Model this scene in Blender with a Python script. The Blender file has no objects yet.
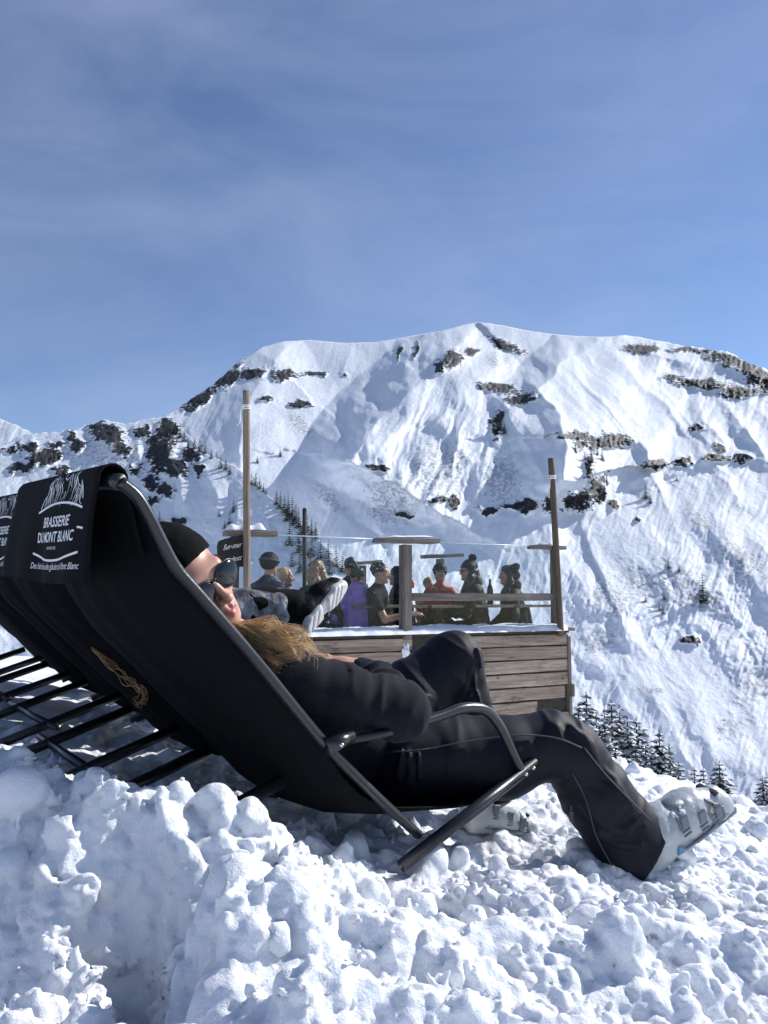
import bpy, bmesh, math, random
import numpy as np
from mathutils import Vector, Matrix, Euler

random.seed(7)
rng = np.random.default_rng(7)
scene = bpy.context.scene
col = scene.collection

# ---------------------------------------------------------------- camera
PITCH = math.radians(6.5)
CP, SP = math.cos(PITCH), math.sin(PITCH)
CAMZ = 0.6
F = 768.0
cam_d = bpy.data.cameras.new('camera')
cam_d.sensor_fit = 'VERTICAL'
cam_d.sensor_height = 36
cam_d.sensor_width = 27
cam_d.lens = 27
cam_d.clip_start = 0.05
cam_d.clip_end = 30000
cam = bpy.data.objects.new('camera', cam_d)
cam.location = (0, 0, CAMZ)
cam.rotation_euler = (math.radians(90) + PITCH, 0, 0)
col.objects.link(cam)
scene.camera = cam


def W(px, py, Y):
    """world point at forward distance Y seen in direction (px, py)"""
    a = (px - 384) / F
    b = (512 - py) / F
    dy = CP - b * SP
    return Vector((a / dy * Y, Y, CAMZ + (SP + b * CP) / dy * Y))


def Wn(px, py, Y):
    a = (px - 384) / F
    b = (512 - py) / F
    dy = CP - b * SP
    return a / dy * Y, Y + 0 * px, CAMZ + (SP + b * CP) / dy * Y


def Zof(px, py):
    b = (512 - py) / F
    return (SP + b * CP) / (CP - b * SP)


# ---------------------------------------------------------------- noise (numpy)
def _h2(ix, iy, seed):
    h = (ix.astype(np.int64) * 374761393 + iy.astype(np.int64) * 668265263 + seed * 974634777) & 0xffffffff
    h = ((h ^ (h >> 13)) * 1274126177) & 0xffffffff
    return (h ^ (h >> 16)) & 0xffffff


def pn2(x, y, seed=0):
    x = np.asarray(x, float); y = np.asarray(y, float)
    ix = np.floor(x); iy = np.floor(y)
    fx = x - ix; fy = y - iy
    u = fx * fx * fx * (fx * (fx * 6 - 15) + 10)
    v = fy * fy * fy * (fy * (fy * 6 - 15) + 10)

    def g(ax, ay):
        a = _h2(ix + ax, iy + ay, seed) * (2 * math.pi / 0x1000000)
        return np.cos(a) * (fx - ax) + np.sin(a) * (fy - ay)
    n0 = g(0, 0) * (1 - u) + g(1, 0) * u
    n1 = g(0, 1) * (1 - u) + g(1, 1) * u
    return (n0 * (1 - v) + n1 * v) * 1.5


def fbm2(x, y, o=4, seed=0, gain=0.5, lac=2.07):
    s = 0; a = 1.0
    for i in range(o):
        s = s + a * pn2(x, y, seed + i * 17)
        x = x * lac + 3.1; y = y * lac + 1.7; a *= gain
    return s


def rid2(x, y, o=4, seed=0, gain=0.5, lac=2.1):
    s = 0; a = 1.0
    for i in range(o):
        s = s + a * (1 - 2 * np.abs(pn2(x, y, seed + i * 17)))
        x = x * lac + 3.1; y = y * lac + 1.7; a *= gain
    return s


def vn3(P, seed=0):
    """value noise on (N,3)"""
    ip = np.floor(P); f = P - ip
    f = f * f * (3 - 2 * f)
    ip = ip.astype(np.int64)
    out = 0
    for dx in (0, 1):
        wx = f[:, 0] if dx else 1 - f[:, 0]
        for dy in (0, 1):
            wy = f[:, 1] if dy else 1 - f[:, 1]
            for dz in (0, 1):
                wz = f[:, 2] if dz else 1 - f[:, 2]
                h = _h2(ip[:, 0] + dx + (ip[:, 2] + dz) * 7919, ip[:, 1] + dy, seed)
                out = out + wx * wy * wz * (h / 8388608.0 - 1)
    return out


def sstep(a, b, x):
    t = np.clip((x - a) / (b - a), 0, 1)
    return t * t * (3 - 2 * t)


# ---------------------------------------------------------------- object helpers
def wloc(o):
    v = Vector((0, 0, 0))
    while o is not None:
        v += Vector(o.location); o = o.parent
    return v


def tag(o, label=None, cat=None, group=None, kind=None):
    if label: o['label'] = label
    if cat: o['category'] = cat
    if group: o['group'] = group
    if kind: o['kind'] = kind
    return o


def thing(name, loc, label, cat, group=None):
    o = bpy.data.objects.new(name, None)
    o.empty_display_size = 0.1
    o.location = loc
    col.objects.link(o)
    return tag(o, label, cat, group)


def mesh_from(name, V, Fc, smooth=True):
    me = bpy.data.meshes.new(name)
    V = np.asarray(V, np.float32)
    if isinstance(Fc, np.ndarray):
        n, k = Fc.shape
        me.vertices.add(len(V)); me.vertices.foreach_set('co', V.ravel())
        me.loops.add(n * k); me.loops.foreach_set('vertex_index', Fc.astype(np.int32).ravel())
        me.polygons.add(n)
        me.polygons.foreach_set('loop_start', np.arange(0, n * k, k, dtype=np.int32))
        me.update(calc_edges=True)
    else:
        me.from_pydata([tuple(v) for v in V], [], Fc)
    me.polygons.foreach_set('use_smooth', np.full(len(me.polygons), smooth))
    me.validate()
    me.update()
    return me


def obj(name, V, Fc, m, parent=None, smooth=True, local=False):
    """link ONE mesh object; V in world coordinates unless local"""
    V = np.asarray(V, np.float64)
    if parent is not None and not local:
        V = V - np.array(wloc(parent))
    me = mesh_from(name, V, Fc, smooth)
    o = bpy.data.objects.new(name, me)
    for mm in (m if isinstance(m, (list, tuple)) else [m]):
        me.materials.append(mm)
    if parent is not None: o.parent = parent
    col.objects.link(o)
    return o


def attr(o, name, vals):
    a = o.data.attributes.new(name, 'FLOAT', 'POINT')
    a.data.foreach_set('value', np.asarray(vals, np.float32))


class MB:
    """collects shapes for one mesh"""
    def __init__(s):
        s.V = []; s.F = []; s.n = 0

    def add(s, V, Fc):
        V = np.asarray(V, float).reshape(-1, 3)
        s.V.append(V)
        s.F += [tuple(int(i) + s.n for i in f) for f in Fc]
        s.n += len(V)
        return s

    def box(s, c, size, rot=None, bev=0.0):
        """box with chamfered edges"""
        hx, hy, hz = [d / 2 for d in size]
        b = min(bev, hx * .6, hy * .6, hz * .6)
        bm = bmesh.new()
        bmesh.ops.create_cube(bm, size=1)
        for v in bm.verts:
            v.co = Vector((v.co.x * 2 * hx, v.co.y * 2 * hy, v.co.z * 2 * hz))
        if b > 0:
            bmesh.ops.bevel(bm, geom=bm.edges[:], offset=b, segments=1, affect='EDGES')
        R = rot if rot is not None else Matrix.Identity(3)
        V = [R @ v.co + Vector(c) for v in bm.verts]
        bm.verts.index_update()
        Fc = [[v.index for v in f.verts] for f in bm.faces]
        bm.free()
        return s.add(V, Fc)

    def tube(s, pts, rad, n=12, cap=True, asp=1.0, up=None):
        """round (or oval) tube along pts; rad scalar or list"""
        V, Fc = sweep(pts, rad, n, cap, asp, up)
        return s.add(V, Fc)

    def obj(s, name, m, parent=None, smooth=True, local=False):
        return obj(name, np.concatenate(s.V), s.F, m, parent, smooth, local)


def sweep(pts, rad, n=12, cap=True, asp=1.0, up=None):
    P = np.array([tuple(p) for p in pts], float)
    m = len(P)
    R = np.full(m, rad, float) if np.isscalar(rad) else np.asarray(rad, float)
    T = np.gradient(P, axis=0)
    T /= np.linalg.norm(T, axis=1)[:, None] + 1e-12
    u = np.array(up if up is not None else (0, 0, 1.0), float)
    if abs(np.dot(u, T[0])) > .95: u = np.array((1.0, 0, 0))
    V = []
    ang = np.linspace(0, 2 * math.pi, n, endpoint=False)
    for i in range(m):
        u = u - T[i] * np.dot(u, T[i]); u /= np.linalg.norm(u) + 1e-12
        w = np.cross(T[i], u)
        V.append(P[i] + R[i] * (np.cos(ang)[:, None] * u * asp + np.sin(ang)[:, None] * w))
    V = np.concatenate(V)
    Fc = []
    for i in range(m - 1):
        for j in range(n):
            k = (j + 1) % n
            Fc.append((i * n + j, i * n + k, (i + 1) * n + k, (i + 1) * n + j))
    if cap:
        Fc.append(tuple(range(n))[::-1]); Fc.append(tuple((m - 1) * n + j for j in range(n)))
    return V, Fc


def smoothline(pts, per=8, closed=False):
    """Catmull-Rom through pts (any dimension)"""
    P = np.array([tuple(p) for p in pts], float)
    Q = np.vstack([2 * P[0] - P[1], P, 2 * P[-1] - P[-2]])
    out = []
    for i in range(1, len(Q) - 2):
        for t in np.linspace(0, 1, per, endpoint=False):
            a, b, c, d = Q[i - 1], Q[i], Q[i + 1], Q[i + 2]
            out.append(.5 * (2 * b + (c - a) * t + (2 * a - 5 * b + 4 * c - d) * t * t + (3 * b - a - 3 * c + d) * t ** 3))
    out.append(P[-1])
    return np.array(out)


def icos(sub):
    bm = bmesh.new()
    bmesh.ops.create_icosphere(bm, subdivisions=sub, radius=1)
    V = np.array([v.co[:] for v in bm.verts]); bm.verts.index_update()
    Fc = np.array([[v.index for v in f.verts] for f in bm.faces])
    bm.free()
    return V, Fc


# ---------------------------------------------------------------- signed-distance modelling
class Sdf:
    def __init__(s): s.p = []

    def cone(s, a, b, ra, rb, k=.02, op='+', flat=None):
        s.p.append(('cone', np.array(a, float), np.array(b, float), ra, rb, k, op, flat)); return s

    def ell(s, c, r, R=None, k=.02, op='+'):
        s.p.append(('ell', np.array(c, float), np.array(r, float), None if R is None else np.array(R, float), 0, k, op, None)); return s

    def box(s, c, h, R=None, rad=.01, k=.01, op='+'):
        s.p.append(('box', np.array(c, float), np.array(h, float), None if R is None else np.array(R, float), rad, k, op, None)); return s

    def chain(s, pts, rs, k=.02, op='+'):
        for i in range(len(pts) - 1): s.cone(pts[i], pts[i + 1], rs[i], rs[i + 1], k, op)
        return s

    def plane(s, c, n, k=.004):
        """cut away everything on the side the normal points to"""
        n = np.array(n, float); s.p.append(('plane', np.array(c, float), n / np.linalg.norm(n), None, 0, k, '-', None)); return s

    @staticmethod
    def _d(q, P):
        kd = q[0]
        if kd == 'cone':
            a, b, ra, rb = q[1:5]
            ba = b - a; L2 = ba @ ba + 1e-12
            t = np.clip(((P - a) @ ba) / L2, 0, 1)
            return np.linalg.norm(P - a - t[:, None] * ba, axis=1) - (ra + (rb - ra) * t)
        X = P - q[1]
        if kd == 'plane':
            return -(X @ q[2])      # inside of the removed half space is negative
        if q[3] is not None: X = X @ q[3]       # columns of R are the local axes
        if kd == 'ell':
            r = q[2]
            k0 = np.linalg.norm(X / r, axis=1); k1 = np.linalg.norm(X / (r * r), axis=1)
            return k0 * (k0 - 1) / (k1 + 1e-9)
        h, rad = q[2], q[4]
        d = np.abs(X) - (h - rad)
        return np.linalg.norm(np.maximum(d, 0), axis=1) + np.minimum(d.max(axis=1), 0) - rad

    def bound(s, q):
        if q[0] == 'cone': return (q[1] + q[2]) / 2, np.linalg.norm(q[2] - q[1]) / 2 + max(q[3], q[4])
        if q[0] == 'plane': return q[1], 1e9
        return q[1], np.linalg.norm(q[2]) if q[0] == 'box' else q[2].max()

    def ev(s, P, prims=None):
        d = np.full(len(P), 10.0)
        for q in (prims if prims is not None else s.p):
            e = Sdf._d(q, P); k = q[5]
            if q[6] == '+':
                h = np.maximum(k - np.abs(d - e), 0) / k
                d = np.minimum(d, e) - h * h * k * .25
            else:
                h = np.maximum(k - np.abs(d + e), 0) / k
                d = np.maximum(d, -e) + h * h * k * .25
        return d

    def mesh(s, h, disp=None, pad=.03):
        bs = [s.bound(q) for q in s.p if q[6] == '+']
        lo = np.min([c - r for c, r in bs], axis=0) - pad
        hi = np.max([c + r for c, r in bs], axis=0) + pad
        B = 16
        n = np.ceil((hi - lo) / h / B).astype(int) * B
        D = np.full(n + 1, 1.0, np.float32)
        rad = B * h * math.sqrt(3) / 2
        for bx in range(0, n[0], B):
            for by in range(0, n[1], B):
                for bz in range(0, n[2], B):
                    c = lo + (np.array((bx, by, bz)) + B / 2) * h
                    prims = [q for q in s.p if np.linalg.norm(s.bound(q)[0] - c) < s.bound(q)[1] + rad + .05 + q[5]]
                    if not any(q[6] == '+' for q in prims): continue
                    dc = s.ev(c[None], prims)[0]
                    if dc > rad + .03: continue
                    if dc < -rad - .03:
                        D[bx:bx + B + 1, by:by + B + 1, bz:bz + B + 1] = -1; continue
                    g = np.stack(np.meshgrid(*[np.arange(B + 1)] * 3, indexing='ij'), -1).reshape(-1, 3)
                    P = lo + (g + np.array((bx, by, bz))) * h
                    d = s.ev(P, prims)
                    if disp is not None: d = d - disp(P)
                    D[bx:bx + B + 1, by:by + B + 1, bz:bz + B + 1] = d.reshape(B + 1, B + 1, B + 1)
        return nets(D, lo, h)


def nets(D, lo, h):
    """surface nets"""
    S = D < 0
    nx, ny, nz = D.shape
    cnt = np.zeros((nx - 1, ny - 1, nz - 1), np.float32)
    acc = np.zeros((nx - 1, ny - 1, nz - 1, 3), np.float32)
    cn = [(i, j, k) for i in (0, 1) for j in (0, 1) for k in (0, 1)]
    sl = lambda c: (slice(c[0], nx - 1 + c[0]), slice(c[1], ny - 1 + c[1]), slice(c[2], nz - 1 + c[2]))
    any_in = np.zeros(cnt.shape, bool); all_in = np.ones(cnt.shape, bool)
    for c in cn:
        q = S[sl(c)]; any_in |= q; all_in &= q
    act = any_in & ~all_in
    I = np.argwhere(act)
    idx = np.full(act.shape, -1, np.int64); idx[act] = np.arange(len(I))
    vals = {c: D[I[:, 0] + c[0], I[:, 1] + c[1], I[:, 2] + c[2]] for c in cn}
    acc = np.zeros((len(I), 3)); cnt = np.zeros(len(I))
    for c in cn:
        for ax in range(3):
            if c[ax]: continue
            e = list(c); e[ax] = 1; e = tuple(e)
            a, b = vals[c], vals[e]
            m = (a < 0) != (b < 0)
            t = np.where(m, a / np.where(m, a - b, 1), 0)
            p = np.tile(np.array(c, float), (len(I), 1)); p[:, ax] = t
            acc += p * m[:, None]; cnt += m
    V = lo + (I + acc / cnt[:, None]) * h
    Fs = []
    for ax in range(3):
        u, v = [(1, 2), (2, 0), (0, 1)][ax]
        sa = [slice(None)] * 3; sb = [slice(None)] * 3
        sa[ax] = slice(0, -1); sb[ax] = slice(1, None)
        A = S[tuple(sa)]; Bq = S[tuple(sb)]
        E = np.argwhere(A != Bq)
        ok = (E[:, u] > 0) & (E[:, v] > 0) & (E[:, u] < D.shape[u] - 1) & (E[:, v] < D.shape[v] - 1)
        E = E[ok]
        if len(E) == 0: continue
        ins = A[E[:, 0], E[:, 1], E[:, 2]]
        def cell(du, dv):
            q = E.copy(); q[:, u] += du; q[:, v] += dv
            return idx[q[:, 0], q[:, 1], q[:, 2]]
        a, b, c, d = cell(-1, -1), cell(0, -1), cell(0, 0), cell(-1, 0)
        Q = np.stack([a, b, c, d], 1)
        Q[~ins] = Q[~ins][:, ::-1]
        Fs.append(Q)
    Fc = np.concatenate(Fs)
    Fc = Fc[(Fc >= 0).all(1)]
    return V, Fc


# ---------------------------------------------------------------- material helpers
class NT:
    def __init__(s, name):
        s.m = bpy.data.materials.new(name); s.m.use_nodes = True
        s.t = s.m.node_tree; s.t.nodes.clear()
        s.out = s.t.nodes.new('ShaderNodeOutputMaterial')

    def n(s, typ, **kw):
        nd = s.t.nodes.new(typ)
        for k, v in kw.items():
            if k.startswith('_'): setattr(nd, k[1:], v)
            else:
                key = k.replace('__', ' ')
                sock = nd.inputs[int(key[1:])] if key[0] == 'i' and key[1:].isdigit() else nd.inputs[key]
                if hasattr(v, 'node') or isinstance(v, bpy.types.NodeSocket): s.t.links.new(v, sock)
                else: sock.default_value = v
        return nd

    def link(s, a, b): s.t.links.new(a, b)

    def obj(s): return s.n('ShaderNodeTexCoord').outputs['Object']

    def noise(s, vec, scale, detail=4, rough=.55, dist=0.0):
        return s.n('ShaderNodeTexNoise', Vector=vec, Scale=scale, Detail=detail, Roughness=rough, Distortion=dist).outputs['Fac']

    def ramp(s, fac, stops):
        r = s.n('ShaderNodeValToRGB', Fac=fac)
        e = r.color_ramp.elements
        while len(e) < len(stops): e.new(.5)
        for i, (p, c) in enumerate(stops):
            e[i].position = p
            e[i].color = (c, c, c, 1) if np.isscalar(c) else (*c, 1)
        return r.outputs['Color']

    def math(s, op, a, b=0.0, c=0.0):
        return s.n('ShaderNodeMath', _operation=op, i0=a, i1=b, i2=c).outputs[0]

    def mix(s, f, a, b, blend='MIX'):
        m = s.n('ShaderNodeMix', _data_type='RGBA', _blend_type=blend)
        for k, v in ((0, f), (6, a), (7, b)):
            if isinstance(v, bpy.types.NodeSocket): s.link(v, m.inputs[k])
            elif k == 0: m.inputs[0].default_value = v
            else: m.inputs[k].default_value = (*v, 1) if len(v) == 3 else v
        return m.outputs[2]

    def scale(s, vec, x, y, z, rot=(0, 0, 0)):
        return s.n('ShaderNodeMapping', Vector=vec, Scale=(x, y, z), Rotation=rot).outputs[0]

    def bump(s, hgt, dist, strength=1.0, normal=None):
        b = s.n('ShaderNodeBump', Height=hgt, Distance=dist, Strength=strength)
        if normal is not None: s.link(normal, b.inputs['Normal'])
        return b.outputs[0]

    def bsdf(s, color, rough=.6, normal=None, **kw):
        p = s.n('ShaderNodeBsdfPrincipled')
        for k, v in [('Base Color', color), ('Roughness', rough)] + [(k.replace('__', ' '), v) for k, v in kw.items()]:
            if isinstance(v, bpy.types.NodeSocket): s.link(v, p.inputs[k])
            elif k in ('Base Color', 'Subsurface Radius', 'Sheen Tint', 'Specular Tint') and len(v) == 3 and k != 'Subsurface Radius': p.inputs[k].default_value = (*v, 1)
            else: p.inputs[k].default_value = v
        if normal is not None: s.link(normal, p.inputs['Normal'])
        s.link(p.outputs[0], s.out.inputs[0])
        return p


M = {}


def plain(name, color, rough=.5, var=.25, vscale=8, bump=0, bscale=60, **kw):
    """one colour with blotchy variation and fine relief"""
    t = NT(name); v = t.obj()
    n = t.noise(v, vscale, 5)
    d = tuple(c * (1 - var) for c in color); b = tuple(min(1, c * (1 + var)) for c in color)
    c = t.ramp(n, [(.3, d), (.7, b)])
    nm = t.bump(t.noise(v, bscale, 3), bump) if bump else None
    t.bsdf(c, rough, nm, **kw)
    M[name] = t.m
    return t.m
# ================================================================ light and sky
SUN = Vector((.72, .38, .56)).normalized()
sun_d = bpy.data.lights.new('sun', 'SUN')
sun_d.energy = 5.0
sun_d.angle = math.radians(.53)
sun_d.color = (1, .975, .94)
sun_o = bpy.data.objects.new('sun', sun_d)
sun_o.rotation_euler = SUN.to_track_quat('Z', 'Y').to_euler()
sun_o.location = (5, 2, 6)
col.objects.link(sun_o)

world = bpy.data.worlds.new('World')
scene.world = world
world.use_nodes = True
wt = world.node_tree
wt.nodes.clear()
wo = wt.nodes.new('ShaderNodeOutputWorld')
bg = wt.nodes.new('ShaderNodeBackground')
sky = wt.nodes.new('ShaderNodeTexSky')
sky.sky_type = 'NISHITA'
sky.sun_disc = False
sky.sun_elevation = math.asin(SUN.z)
sky.sun_rotation = math.atan2(SUN.x, SUN.y)
sky.altitude = 1900
sky.air_density = 1.0
sky.dust_density = 0.0
sky.ozone_density = 2.2
# thin high cirrus veil: stretched noise over the sky direction
tc = wt.nodes.new('ShaderNodeTexCoord')
mp = wt.nodes.new('ShaderNodeMapping'); mp.inputs['Scale'].default_value = (1.3, 1.3, 3.4); mp.inputs['Rotation'].default_value = (.15, .5, .3)
nz = wt.nodes.new('ShaderNodeTexNoise'); nz.inputs['Scale'].default_value = 1.7; nz.inputs['Detail'].default_value = 9; nz.inputs['Roughness'].default_value = .56; nz.inputs['Distortion'].default_value = .5
rp = wt.nodes.new('ShaderNodeValToRGB')
rp.color_ramp.elements[0].position = .34; rp.color_ramp.elements[0].color = (0, 0, 0, 1)
rp.color_ramp.elements[1].position = .80; rp.color_ramp.elements[1].color = (1, 1, 1, 1)
mx = wt.nodes.new('ShaderNodeMix'); mx.data_type = 'RGBA'
mul = wt.nodes.new('ShaderNodeMath'); mul.operation = 'MULTIPLY'; mul.inputs[1].default_value = .44
L = wt.links.new
L(tc.outputs['Generated'], mp.inputs['Vector']); L(mp.outputs[0], nz.inputs['Vector'])
L(nz.outputs['Fac'], rp.inputs['Fac']); L(rp.outputs['Color'], mul.inputs[0])
L(mul.outputs[0], mx.inputs[0]); L(sky.outputs[0], mx.inputs[6])
mx.inputs[7].default_value = (3.6, 4.3, 6.0, 1)
hs = wt.nodes.new('ShaderNodeHueSaturation'); hs.inputs['Saturation'].default_value = 1.02; hs.inputs['Hue'].default_value = .506
L(mx.outputs[2], hs.inputs['Color'])
L(hs.outputs['Color'], bg.inputs['Color'])
bg.inputs['Strength'].default_value = .126
L(bg.outputs[0], wo.inputs[0])
scene.view_settings.view_transform = 'Standard'
scene.view_settings.look = 'None'
scene.view_settings.exposure = .18
scene.view_settings.gamma = 1

# ================================================================ materials
t = NT('mountain_snow'); v = t.scale(t.n('ShaderNodeNewGeometry').outputs['Position'], 1, .38, 1)
rk = t.n('ShaderNodeAttribute', _attribute_name='rock').outputs['Fac']
sc = t.n('ShaderNodeAttribute', _attribute_name='scrub').outputs['Fac']
n1 = t.noise(v, .055, 6, .7)
n2 = t.noise(t.scale(v, 1, 1, 1.9, (.0, .25, 0)), .11, 6, .72)
rf = t.math('ADD', rk, t.math('MULTIPLY', t.math('SUBTRACT', n1, .5), 1.3))
rf = t.math('ADD', rf, t.math('MULTIPLY', t.math('SUBTRACT', n2, .5), 2.6))
rmask = t.ramp(rf, [(.50, 0.0), (.57, 1.0)])
rcol = t.ramp(t.noise(v, .12, 5, .7), [(.3, (.008, .009, .011)), (.5, (.018, .019, .022)), (.72, (.042, .042, .045))])
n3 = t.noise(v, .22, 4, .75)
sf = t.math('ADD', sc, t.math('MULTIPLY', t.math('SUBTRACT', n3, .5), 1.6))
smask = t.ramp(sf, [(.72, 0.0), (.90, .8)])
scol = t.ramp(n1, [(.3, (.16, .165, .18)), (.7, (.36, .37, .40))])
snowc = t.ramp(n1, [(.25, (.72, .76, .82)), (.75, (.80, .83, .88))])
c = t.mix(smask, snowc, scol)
c = t.mix(rmask, c, rcol)
hn = t.math('ADD', t.math('MULTIPLY', t.noise(v, .10, 8, .72), 1.0), t.math('MULTIPLY', n3, .45))
t.bsdf(c, .7, t.bump(hn, 4.2, .5))
M['mountain_snow'] = t.m

t = NT('near_snow'); v = t.n('ShaderNodeNewGeometry').outputs['Position']
a = t.noise(v, 42, 6, .72); b = t.noise(v, 210, 3, .6)
d = t.noise(v, 5.5, 4, .6)
hh = t.math('ADD', t.math('MULTIPLY', a, 1.0), t.math('MULTIPLY', b, .28))
c = t.ramp(d, [(.3, (.75, .775, .82)), (.7, (.83, .845, .875))])
t.bsdf(c, .55, t.bump(hh, .010, .7), Subsurface__Weight=.2, Subsurface__Radius=(.035, .045, .06), Subsurface__Scale=.6, Specular__IOR__Level=.25)
M['near_snow'] = t.m

plain('black_fabric', (.0036, .0040, .0056), .85, .25, 30, .0012, 900, Specular__IOR__Level=.14)
plain('black_steel', (.011, .012, .015), .30, .2, 20, .0003, 200, Specular__IOR__Level=.5, Coat__Weight=.12, Coat__Roughness=.15)
plain('bare_steel', (.55, .55, .56), .3, .2, 60, Metallic=1.0)
plain('white_print', (.78, .79, .80), .7, .04, 60)
plain('trouser_cloth', (.0055, .0064, .0130), .60, .2, 12, .0006, 500, Specular__IOR__Level=.22)
plain('fleece_cloth', (.0065, .0072, .0110), .9, .35, 60, .0012, 300, Sheen__Weight=.05, Sheen__Tint=(.55, .6, .85, 1), Sheen__Roughness=.5, Specular__IOR__Level=.2)
plain('knit_cloth', (.0035, .0035, .0042), .95, .3, 40, .002, 350, Specular__IOR__Level=.15)
plain('seam_thread', (.03, .032, .042), .6, .2, 40)
plain('zip_metal', (.04, .04, .045), .35, .2, 60, Metallic=.6)

t = NT('skin'); v = t.obj()
lip = t.n('ShaderNodeAttribute', _attribute_name='lip').outputs['Fac']
n = t.noise(v, 14, 5, .6)
c = t.ramp(n, [(.3, (.46, .235, .165)), (.5, (.56, .30, .215)), (.72, (.63, .36, .27))])
c = t.mix(lip, c, (.40, .105, .10))
t.bsdf(c, .46, t.bump(t.noise(v, 500, 2), .00022), Subsurface__Weight=.22, Subsurface__Radius=(.012, .005, .003), Subsurface__Scale=.5)
M['skin'] = t.m
t = NT('blond_hair'); v = t.obj()
c = t.ramp(t.noise(v, 40, 3), [(.3, (.62, .42, .21)), (.7, (.95, .76, .48))])
p = t.bsdf(c, .4, None, Specular__IOR__Level=.5)
tl = t.n('ShaderNodeBsdfTranslucent', Color=c)
m_ = t.n('ShaderNodeMixShader', Fac=.5, i1=p.outputs[0], i2=tl.outputs[0])
t.link(m_.outputs[0], t.out.inputs[0]); M['blond_hair'] = t.m
plain('brown_hair', (.24, .15, .08), .5, .4, 30, Specular__IOR__Level=.5)
plain('dark_hair', (.014, .011, .010), .5, .3, 30)
t = NT('dark_lens'); t.bsdf((.010, .012, .018), .10, None, Specular__IOR__Level=.45); M['dark_lens'] = t.m
plain('black_plastic', (.012, .012, .013), .35, .2, 40, .0004, 300)
plain('boot_shell', (.44, .47, .475), .38, .10, 14, .0015, 90)
plain('boot_grey', (.15, .17, .20), .42, .2, 20, .001, 150)
plain('boot_blue', (.10, .24, .36), .45, .15, 20)
plain('boot_dark', (.03, .032, .036), .6, .3, 30, .001, 200)
plain('sole_white', (.62, .62, .60), .6, .15, 40, .001, 200)

# weathered timber: grain along the object's own X axis
def timber(name, c0, c1, c2, along='x', rough=.85, worn=False):
    t = NT(name); v = t.obj()
    sc = (1.2, 26, 26) if along == 'x' else (26, 26, 1.2)
    g = t.noise(t.scale(v, *sc), 2.2, 7, .65, .35)
    s2 = (.5, 9, 9) if along == 'x' else (9, 9, .5)
    w = t.noise(t.scale(v, *s2), 1.6, 4, .6)
    c = t.ramp(g, [(.22, c0), (.48, c1), (.75, c2)])
    sh = t.ramp(w, [(.3, .55), (.7, 1.0)])
    c = t.mix(1.0, c, sh, 'MULTIPLY')
    blot = t.ramp(t.noise(v, 3.1, 5, .65), [(.55, 0.0), (.75, .6)])
    c = t.mix(blot, c, c0)
    if worn:                                            # boards weathered each in its own way, with knots and streaks
        rows = t.n('ShaderNodeTexNoise', Vector=t.scale(v, .35, .01, 6.1), Scale=1.0, Detail=1.0).outputs['Fac']
        c = t.mix(1.0, c, t.ramp(rows, [(.32, (.55, .50, .47)), (.5, (.9, .86, .83)), (.68, (1.15, 1.1, 1.05))]), 'MULTIPLY')
        kn = t.n('ShaderNodeTexVoronoi', Vector=t.scale(v, 3.1, 1, 6.3), Scale=1.0).outputs['Distance']
        c = t.mix(t.ramp(kn, [(.05, .85), (.12, 0.0)]), c, (.035, .025, .018))
        st = t.noise(t.scale(v, 1.1, 1, 3.5), 1.3, 6, .7)
        c = t.mix(t.ramp(st, [(.56, 0.0), (.66, .75)]), c, (.07, .052, .042))
    t.bsdf(c, rough, t.bump(g, .012, .8))
    M[name] = t.m
timber('plank_grey', (.12, .092, .070), (.44, .35, .275), (.66, .56, .46), 'x', .85, True)
timber('plank_dark', (.018, .013, .010), (.045, .034, .027), (.09, .07, .055))
timber('post_brown', (.045, .032, .022), (.115, .082, .056), (.22, .165, .115), 'z')
timber('post_tan', (.12, .09, .062), (.28, .215, .155), (.44, .35, .26), 'z')
timber('post_grey', (.07, .058, .048), (.19, .16, .135), (.33, .28, .24), 'z')
timber('rail_grey', (.075, .062, .05), (.20, .168, .14), (.35, .30, .255))
plain('sign_board', (.012, .010, .010), .8, .4, 12)
plain('chalk', (.75, .75, .74), .9, .1, 60)

t = NT('glass_pane'); v = t.obj()
sp = t.n('ShaderNodeTexVoronoi', Vector=v, Scale=17.0, Randomness=1.0).outputs['Distance']
spk = t.ramp(sp, [(.07, .85), (.13, 0.0)])
big = t.ramp(t.noise(v, 2.4, 4, .6), [(.42, 0.0), (.62, 1.0)])
film = t.ramp(t.noise(t.scale(v, 3, 3, 1), 1.7, 5, .6), [(.36, .0), (.9, .022)])
f = t.math('ADD', t.math('MULTIPLY', spk, big), film)
tr = t.n('ShaderNodeBsdfTransparent', Color=(.93, .955, .96, 1))
gl = t.n('ShaderNodeBsdfGlossy', Color=(1, 1, 1, 1), Roughness=.02)
df = t.n('ShaderNodeBsdfDiffuse', Color=(.75, .78, .82, 1))
fr = t.n('ShaderNodeFresnel', IOR=1.22).outputs[0]
m1 = t.n('ShaderNodeMixShader', Fac=fr, i1=tr.outputs[0], i2=gl.outputs[0])
m2 = t.n('ShaderNodeMixShader', Fac=f, i1=m1.outputs[0], i2=df.outputs[0])
t.link(m2.outputs[0], t.out.inputs[0]); M['glass_pane'] = t.m

plain('spruce_needles', (.022, .036, .026), .8, .5, .9)
plain('spruce_snow', (.82, .84, .88), .7, .05, 2)
plain('bark', (.05, .035, .025), .9, .4, 3)
plain('glass_edge', (.55, .62, .62), .3, .1, 20)
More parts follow.
